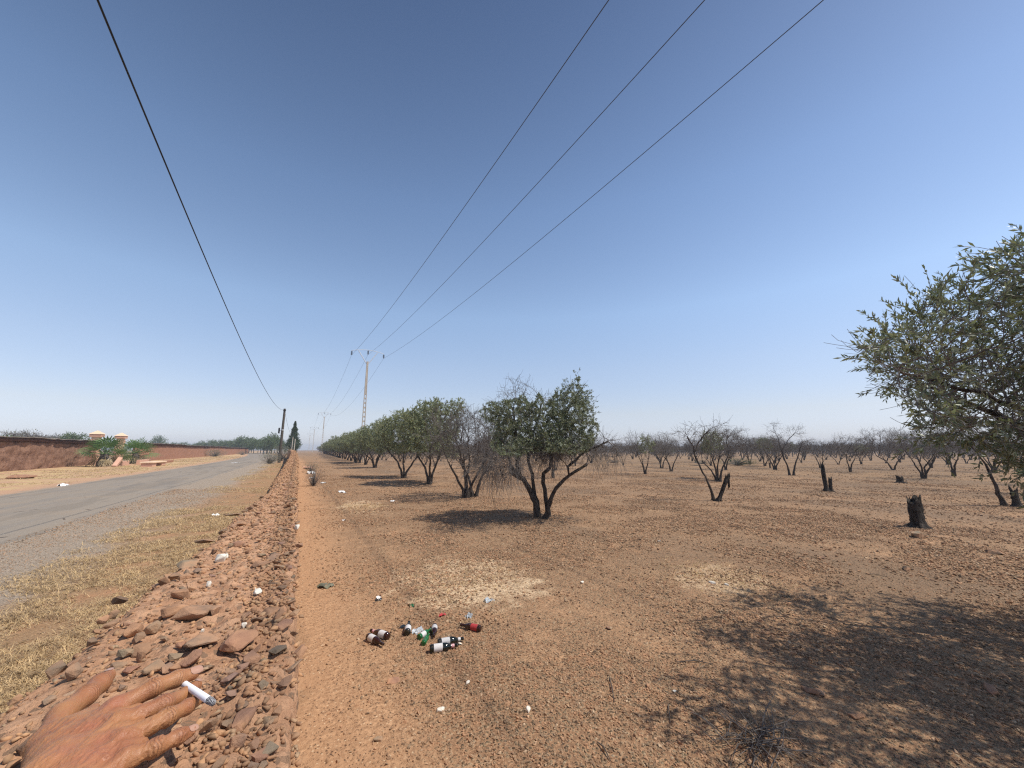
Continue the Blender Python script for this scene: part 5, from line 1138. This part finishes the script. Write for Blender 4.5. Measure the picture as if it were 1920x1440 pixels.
def surface_nets(D, org, h):
    S = D < 0; nx, ny, nz = D.shape; c = np.zeros((nx - 1, ny - 1, nz - 1), bool); allc = np.ones_like(c)
    for i in (0, 1):
        for j in (0, 1):
            for k in (0, 1): s = S[i:nx - 1 + i, j:ny - 1 + j, k:nz - 1 + k]; c |= s; allc &= s
    act = c & ~allc; idx = np.argwhere(act); vid = np.full(act.shape, -1); vid[act] = np.arange(len(idx)); acc = np.zeros((len(idx), 3)); cnt = np.zeros(len(idx))
    E = [((i, j, k), ax) for ax in range(3) for i in (0, 1) for j in (0, 1) for k in (0, 1) if (i, j, k)[ax] == 0]
    for (o, ax) in E:
        o = np.array(o); o2 = o.copy(); o2[ax] = 1; A = D[tuple((idx + o).T)]; B = D[tuple((idx + o2).T)]; m = (A < 0) != (B < 0); t = A / (A - B + 1e-12)
        p = o + (o2 - o) * t[:, None]; acc[m] += p[m]; cnt[m] += 1
    V = org + (idx + acc / cnt[:, None]) * h; Fs = []
    for ax in range(3):
        b, cc = [(1, 2), (2, 0), (0, 1)][ax]; sl0 = [slice(None)] * 3; sl1 = [slice(None)] * 3; sl0[ax] = slice(0, -1); sl1[ax] = slice(1, None)
        A, B = S[tuple(sl0)], S[tuple(sl1)]; m = A != B; q = np.argwhere(m); sh = act.shape
        ok = (q[:, b] > 0) & (q[:, cc] > 0) & (q[:, b] < sh[b]) & (q[:, cc] < sh[cc]) & (q[:, ax] < sh[ax]); q = q[ok]; ins = A[tuple(q.T)]
        eb = np.zeros(3, int); eb[b] = 1; ec = np.zeros(3, int); ec[cc] = 1
        f = np.stack([vid[tuple((q - eb - ec).T)], vid[tuple((q - ec).T)], vid[tuple(q.T)], vid[tuple((q - eb).T)]], -1); f[~ins] = f[~ins][:, ::-1]; Fs.append(f[(f >= 0).all(1)])
    return V, np.concatenate(Fs)
FING = {   # picture x, y, height towards the camera (px), radius (px)
    'index': [(213, 1331, -3, 17.5), (287, 1290, 7, 14.2), (331, 1273, 4, 12.6), (362, 1263, 1, 10.8)],
    'middle': [(218, 1359, 0, 17), (306, 1321, 2, 13.8), (348, 1303, -15, 12.0), (367, 1286, -25, 10.0)],
    'ring': [(227, 1391, -3, 16.5), (313, 1345, -2, 13.2), (350, 1326, -10, 11.8), (369, 1314, -16, 10.0)],
    'pinky': [(233, 1427, -9, 15.5), (292, 1401, -7, 12.8), (333, 1382, -11, 11.4), (356, 1372, -15, 9.8)],
    'thumb': [(114, 1341, -13, 19.5), (162, 1305, -11, 16.6), (186, 1283, -11, 16.0), (201, 1269, -13, 12.0)]}
CARP = {'index': (110, 1418, -8, 19), 'middle': (126, 1443, -6, 19), 'ring': (142, 1467, -9, 18), 'pinky': (158, 1490, -14, 17), 'thumb': (82, 1394, -18, 20)}
def build_hand():
    s = SPX; J = {k: [(loc(HPt(u, v, w)), r_ * HSC(u, v)) for u, v, w, r_ in q] for k, q in FING.items()}; C_ = {k: (loc(HPt(q[0], q[1], q[2])), q[3] * HSC(q[0], q[1])) for k, q in CARP.items()}
    wr = [(loc(HPt(72, 1466, -12)), 22 * s), (loc(HPt(108, 1512, -14)), 21 * s)]; fa = [(loc(HPt(-40, 1560, -14)), 24 * s), (loc(HPt(10, 1622, -16)), 23 * s)]; el = [(loc(HPt(-190, 1712, -20)), 29 * s), (loc(HPt(-120, 1790, -22)), 28 * s)]
    allp = np.array([p for q in J.values() for p, _ in q] + [p for p, _ in fa + wr] + [el[0][0] * .45 + fa[0][0] * .55, el[1][0] * .45 + fa[1][0] * .55])
    lo = allp.min(0) - .024; hi = allp.max(0) + .024; h = .00095; n = np.ceil((hi - lo) / h).astype(int); ax = [lo[i] + np.arange(n[i]) * h for i in range(3)]
    D = np.full(tuple(n), 1.0, np.float32)
    def sub(pts, pad):
        pts = np.array(pts); a = np.clip(((pts.min(0) - pad - lo) / h).astype(int), 0, n); b = np.clip(((pts.max(0) + pad - lo) / h).astype(int) + 1, 0, n); sl = tuple(slice(x, y) for x, y in zip(a, b))
        return sl, np.stack(np.meshgrid(*[ax[i][sl[i]] for i in range(3)], indexing='ij'), -1)
    def chain(q, k=.0035):
        sl, X = sub([p for p, _ in q], .034); d = None
        for (a, ra), (b, rb) in zip(q, q[1:]): e = cone_d(X, a, b, ra, rb); d = e if d is None else smin(d, e, k)
        return sl, X, d
    def add(sl, d, k): D[sl] = smin(D[sl], d.astype(np.float32), k)
    # palm: metacarpals, webbing, wrist, forearm
    for k in ('index', 'middle', 'ring', 'pinky'): sl, X, d = chain([C_[k], J[k][0]]); add(sl, d, .010)
    for a_, b_ in (('index', 'middle'), ('middle', 'ring'), ('ring', 'pinky')):
        sl, X, d = chain([(J[a_][0][0] * .5 + J[b_][0][0] * .5 - (0, 0.004, 0.001), 13 * s), (C_[a_][0] * .5 + C_[b_][0] * .5 - (0, .002, 0), 19 * s)]); add(sl, d, .008)
    sl, X, d = chain([C_['thumb'], J['thumb'][0]]); add(sl, d, .012)
    for a_, b_, ra_, rb_ in (((222, 1345, -4), (256, 1330, -3), 13, 10), ((226, 1374, -3), (262, 1360, -4), 13, 9.5), ((230, 1408, -6), (264, 1395, -9), 13, 9), ((118, 1372, -12), (176, 1345, -12), 21, 13), ((140, 1372, -9), (196, 1343, -7), 19, 14), ((120, 1395, -9), (180, 1370, -5), 22, 18), ((135, 1420, -9), (200, 1400, -6), 22, 17), ((110, 1430, -12), (180, 1440, -12), 24, 18)):
        sl, X, d = chain([(loc(HPt(*a_)), ra_ * s), (loc(HPt(*b_)), rb_ * s)]); add(sl, d, .009)
    sl, X, d = chain([(J['thumb'][0][0] * .55 + J['index'][0][0] * .45 + np.array((0, .010, -.004)), 9 * s), (C_['thumb'][0] * .4 + C_['index'][0] * .6, 17 * s)]); add(sl, d, .014)
    for q in ((wr[0], C_['thumb']), (wr[0], C_['index']), (wr[0], C_['middle']), (wr[1], C_['pinky']), (wr[1], C_['ring']), (wr[0], fa[0]), (wr[1], fa[1]), (fa[0], el[0]), (fa[1], el[1]),
              ((wr[0][0] * .5 + wr[1][0] * .5, 23 * s), (fa[0][0] * .5 + fa[1][0] * .5, 25 * s)), ((fa[0][0] * .5 + fa[1][0] * .5, 25 * s), (el[0][0] * .5 + el[1][0] * .5, 30 * s))): sl, X, d = chain(list(q)); add(sl, d, .012)
    # tendons and veins standing up on the back
    HO_cam = loc((0, 0, CAMZ)); UPV = HF @ np.array((0, 0, 1.)) * .9 + HO_cam / np.linalg.norm(HO_cam) * .3; UPV /= np.linalg.norm(UPV); tow = lambda p: UPV
    for k, dz in (('index', .55), ('middle', .60), ('ring', .60), ('pinky', .58)):
        a, ra = J[k][0]; b, rb = C_[k]; a2 = a + tow(a) * ra * .96; b2 = b + tow(b) * rb * .92; sl, X, d = chain([(a2, 4.2 * s), (b2, 2.0 * s)]); add(sl, d, .0045)
    for pts in (((150, 1378), (178, 1392), (196, 1380), (214, 1376)), ((128, 1402), (158, 1412), (186, 1416), (205, 1408)), ((150, 1440), (176, 1430), (200, 1428)), ((104, 1380), (128, 1384), (150, 1378), (176, 1362))):
        q = [(loc(HPt(u, v, 0)) , 1) for u, v in pts]; q = [(p + tow(p) * 9.6 * s * 1.0, 2.3 * s) for p, _ in q]; sl, X, d = chain(q, .001); add(sl, d, .0035)
    # knuckles
    for k in ('index', 'middle', 'ring', 'pinky'):
        a, ra = J[k][0]; p = a + tow(a) * ra * .36; sl, X = sub([p], .03); add(sl, np.sqrt(((X - p) ** 2).sum(-1)) - ra * .80, .006)
    # fingers, each blended into the palm but not into its neighbour
    F_ = {}
    for k in ('thumb', 'pinky', 'ring', 'middle', 'index'):
        q = J[k]; sl, X, d = chain(q, .004)
        for m in (1, 2):                                                  # joint swellings and creases
            p, rp = q[m]; e = np.sqrt(((X - p) ** 2).sum(-1)) - rp * 1.075; d = smin(d, e, .004)
            t = q[m + 1 if m < 3 else m][0] - q[m - 1][0]; t = t / np.linalg.norm(t); a = (X - p) @ t; rad = X - p - a[..., None] * t; up = (rad @ tow(p)) / (np.sqrt((rad * rad).sum(-1)) + 1e-6)
            wv = a + .0012 * np.sin(((X - p) @ np.cross(t, tow(p))) * 500 + m); A = (.00095 if m == 1 else .00055)
            d = d + A * np.cos(wv * 2 * math.pi / .0030) * np.exp(-(a / (.0055 if m == 1 else .0035)) ** 2) * np.clip(up, 0, 1)
        # nail bed step
        F_[k] = (sl, d)
    palm = D.copy()
    for k, (sl, d) in F_.items(): D[sl] = np.minimum(D[sl], smin(palm[sl], d.astype(np.float32), .0065))
    # skin folds on the back
    back = np.stack(np.meshgrid(*ax, indexing='ij'), -1).reshape(-1, 3); nb = np.nonzero(np.abs(D.ravel()) < .0022)[0]; Q = back[nb]; t = J['middle'][0][0] - C_['middle'][0]; t /= np.linalg.norm(t); sd = np.cross(t, tow(HO_cam * 0)); 
    u_, v_ = Q @ t, Q @ sd; f1 = fbm(np.stack([u_ * 170, v_ * 420, Q[:, 2] * 200], -1), 3, 71); ridg = 1 - np.abs(fbm(np.stack([u_ * 90 + v_ * 60, v_ * 260, Q[:, 2] * 120], -1), 2, 75)) * 2.2
    jn = np.exp(-(np.maximum(u_ - (J['middle'][0][0] @ t) - .006, 0) / .012) ** 2)
    Df = D.ravel(); Df[nb] += (.00030 * f1 - .00115 * np.clip(ridg, 0, 1) ** 3 * jn).astype(np.float32); D = Df.reshape(D.shape)
    V, F = surface_nets(D, lo, h)
    # relax lattice noise
    for it in range(2):
        S_ = np.zeros_like(V); c_ = np.zeros(len(V))
        for a_, b_ in ((0, 1), (1, 2), (2, 3), (3, 0)): np.add.at(S_, F[:, a_], V[F[:, b_]]); np.add.at(c_, F[:, a_], 1); np.add.at(S_, F[:, b_], V[F[:, a_]]); np.add.at(c_, F[:, b_], 1)
        V = V * .45 + .55 * S_ / c_[:, None]
    # keep the part that belongs to the arm (drop anything loose), colour attributes
    fl = np.zeros(len(V)); cr = np.zeros(len(V))
    for (u, v, r_) in ((208, 1328, 26), (178, 1368, 24), (196, 1392, 26), (170, 1425, 34), (120, 1420, 30), (150, 1395, 22)): p = loc(HPt(u, v, 6)); fl = np.maximum(fl, np.exp(-(((V - p) ** 2).sum(1)) / (r_ * s * .8) ** 2))
    for k, q in J.items():
        for m in (1, 2):
            p, rp = q[m]; t_ = q[min(m + 1, 3)][0] - q[m - 1][0]; t_ /= np.linalg.norm(t_); a = (V - p) @ t_; near = ((V - p) ** 2).sum(1) < (rp * 1.7) ** 2
            wv = a + .0012 * np.sin(((V - p) @ np.cross(t_, tow(p))) * 500 + m); cr = np.maximum(cr, near * np.clip(-np.cos(wv * 2 * math.pi / .0030), 0, 1) ** 3 * np.exp(-(a / .0055) ** 2))
    W = V @ HF + HO; e1 = W[F[:, 1]] - W[F[:, 0]]; e2 = W[F[:, 3]] - W[F[:, 0]]; vol = (np.cross(e1, e2) * W[F[:, 0]]).sum(); print('hand', len(V), 'vol', vol)
    if vol < 0: F = F[:, ::-1]
    me = npmesh('person', W - HO, F, M['skin'], True); at = me.attributes.new('flush', 'FLOAT', 'POINT'); at.data.foreach_set('value', fl.astype(np.float32)); at = me.attributes.new('crease', 'FLOAT', 'POINT'); at.data.foreach_set('value', cr.astype(np.float32))
    o = link('person', me); o.location = HO; tag(o, 'weathered tanned hand reaching in at bottom left, cigarette between its fingers', 'person')
    # nails
    nm = N('fingernail', .28, .5); nm.color((.44, .25, .17)); M['nail'] = nm.m
    for k, wd in (('index', 1.0), ('thumb', 1.25), ('middle', .8), ('ring', .85), ('pinky', .95)):
        (a, ra), (b, rb) = J[k][2], J[k][3]; t_ = (b - a) / np.linalg.norm(b - a); n_ = UPV * .75 + HO_cam / np.linalg.norm(HO_cam) * .65; n_ = n_ - (n_ @ t_) * t_; n_ /= np.linalg.norm(n_)
        if k == 'thumb': q_ = np.cross(t_, n_); n_ = n_ * .80 - q_ * .60; n_ /= np.linalg.norm(n_)
        sdv = np.cross(t_, n_); L_ = rb * 1.9 * (1.15 if k == 'thumb' else 1); W_ = rb * .78 * wd if k != 'thumb' else rb * .98; c0 = b + t_ * rb * .05; m_ = 9; pts = []
        for i in range(m_):
            for j in range(m_):
                x_ = (i / (m_ - 1) - .42) * L_; yy_ = (j / (m_ - 1) - .5) * 2; e_ = 1 - .55 * abs(i / (m_ - 1) * 2 - 1) ** 3; ph = yy_ * e_ * .95
                rr = (rb + (ra - rb) * max(0, -x_) / np.linalg.norm(b - a)) * 1.03; endc = max(0, x_ - rb * .35)
                pts.append(c0 + t_ * x_ + (n_ * (math.cos(ph * W_ / rr) * rr - .7 * endc ** 2 / rb * .6 + .0003) + sdv * math.sin(ph * W_ / rr) * rr))
        pts = np.array(pts); i = np.arange(m_ - 1)[:, None] * m_; j = np.arange(m_ - 1)[None]; Fq = np.stack([i + j, i + j + 1, i + m_ + j + 1, i + m_ + j], -1).reshape(-1, 4)
        P2 = np.concatenate([pts, pts - n_ * .0012]); link('fingernail', npmesh('fingernail', P2 @ HF, np.concatenate([Fq, Fq[:, ::-1] + len(pts)]), M['nail'], True), o)
    # sleeve outside the picture
    c1 = (fa[0][0] + fa[1][0]) / 2 * .65 + (el[0][0] + el[1][0]) / 2 * .35; c2 = (el[0][0] + el[1][0]) / 2 * 1.3 - (fa[0][0] + fa[1][0]) / 2 * .3
    M['cloth'] = simple('shirt_sleeve', (.12, .13, .16), .9, .1, .2, 30); V_, F_q = tube([c1, (c1 + c2) / 2, c2], np.array((.040, .046, .052)), 20); link('sleeve', npmesh('sleeve', V_ @ HF, F_q, M['cloth'], True), o)
    # cigarette
    A = HPt(331, 1273, -13); B_ = HPt(401, 1319, 11); ax_ = B_ - A; L_ = np.linalg.norm(ax_); root = empty('cigarette', A, 'lit white cigarette held between index and middle finger', 'cigarette'); root.rotation_mode = 'QUATERNION'; root.rotation_quaternion = Vector(ax_).to_track_quat('Z', 'Y'); rc = .0037
    bm = bmesh.new(); lathe(bm, [(rc * .98, -.001), (rc, 0), (rc, L_ * .87), (rc * .98, L_ * .872)], 24); link('paper_tube', bmmesh('paper_tube', bm, M['cig'], True), root)
    bm = bmesh.new(); rr = random.Random(4); prof = [(rc * .96, L_ * .874), (rc * 1.0, L_ * .90), (rc * .93, L_ * .94), (rc * .8, L_ * .985), (rc * .3, L_ * 1.0)]; lathe(bm, prof, 24)
    for v in bm.verts: v.co *= 1; v.co.x += rr.uniform(-1, 1) * .0005; v.co.y += rr.uniform(-1, 1) * .0005; v.co.z += rr.uniform(-1, 1) * .0007
    link('ash_tip', bmmesh('ash_tip', bm, M['ash']), root)
b_ = M['char'].node_tree.nodes
for q_ in b_:
    if q_.bl_idname == 'ShaderNodeMix': q_.inputs[6].default_value = (.012, .010, .008, 1); q_.inputs[7].default_value = (.085, .07, .058, 1)
n = N('cigarette_paper', .7, .3); n.color((.88, .87, .88)); M['cig'] = n.m
n = N('cigarette_ash', .95, .1); v = n.vec(); n.color(n.ramp(n.noise(v, 700, 3, .7), [(.35, (.04, .035, .035)), (.5, (.25, .24, .24)), (.65, (.65, .64, .63))])); n.bump(n.noise(v, 900, 3), .001); M['ash'] = n.m
build_hand()

# ------------------------------------------------------------ haze
hm = bpy.data.materials.new('haze'); hm.use_nodes = True; hm.node_tree.nodes.clear(); ho = hm.node_tree.nodes.new('ShaderNodeOutputMaterial'); hv = hm.node_tree.nodes.new('ShaderNodeVolumePrincipled')
hv.inputs['Color'].default_value = (.80, .86, .95, 1); hv.inputs['Density'].default_value = HAZE; hv.inputs['Anisotropy'].default_value = 0.0; hm.node_tree.links.new(hv.outputs[0], ho.inputs['Volume'])
bm = bmesh.new(); box(bm, (0, 0, 8.25), (3300, 3300, 18.5)); tag(link('haze', bmmesh('haze', bm, hm)), 'thin pale heat haze over the plain', kind='stuff')
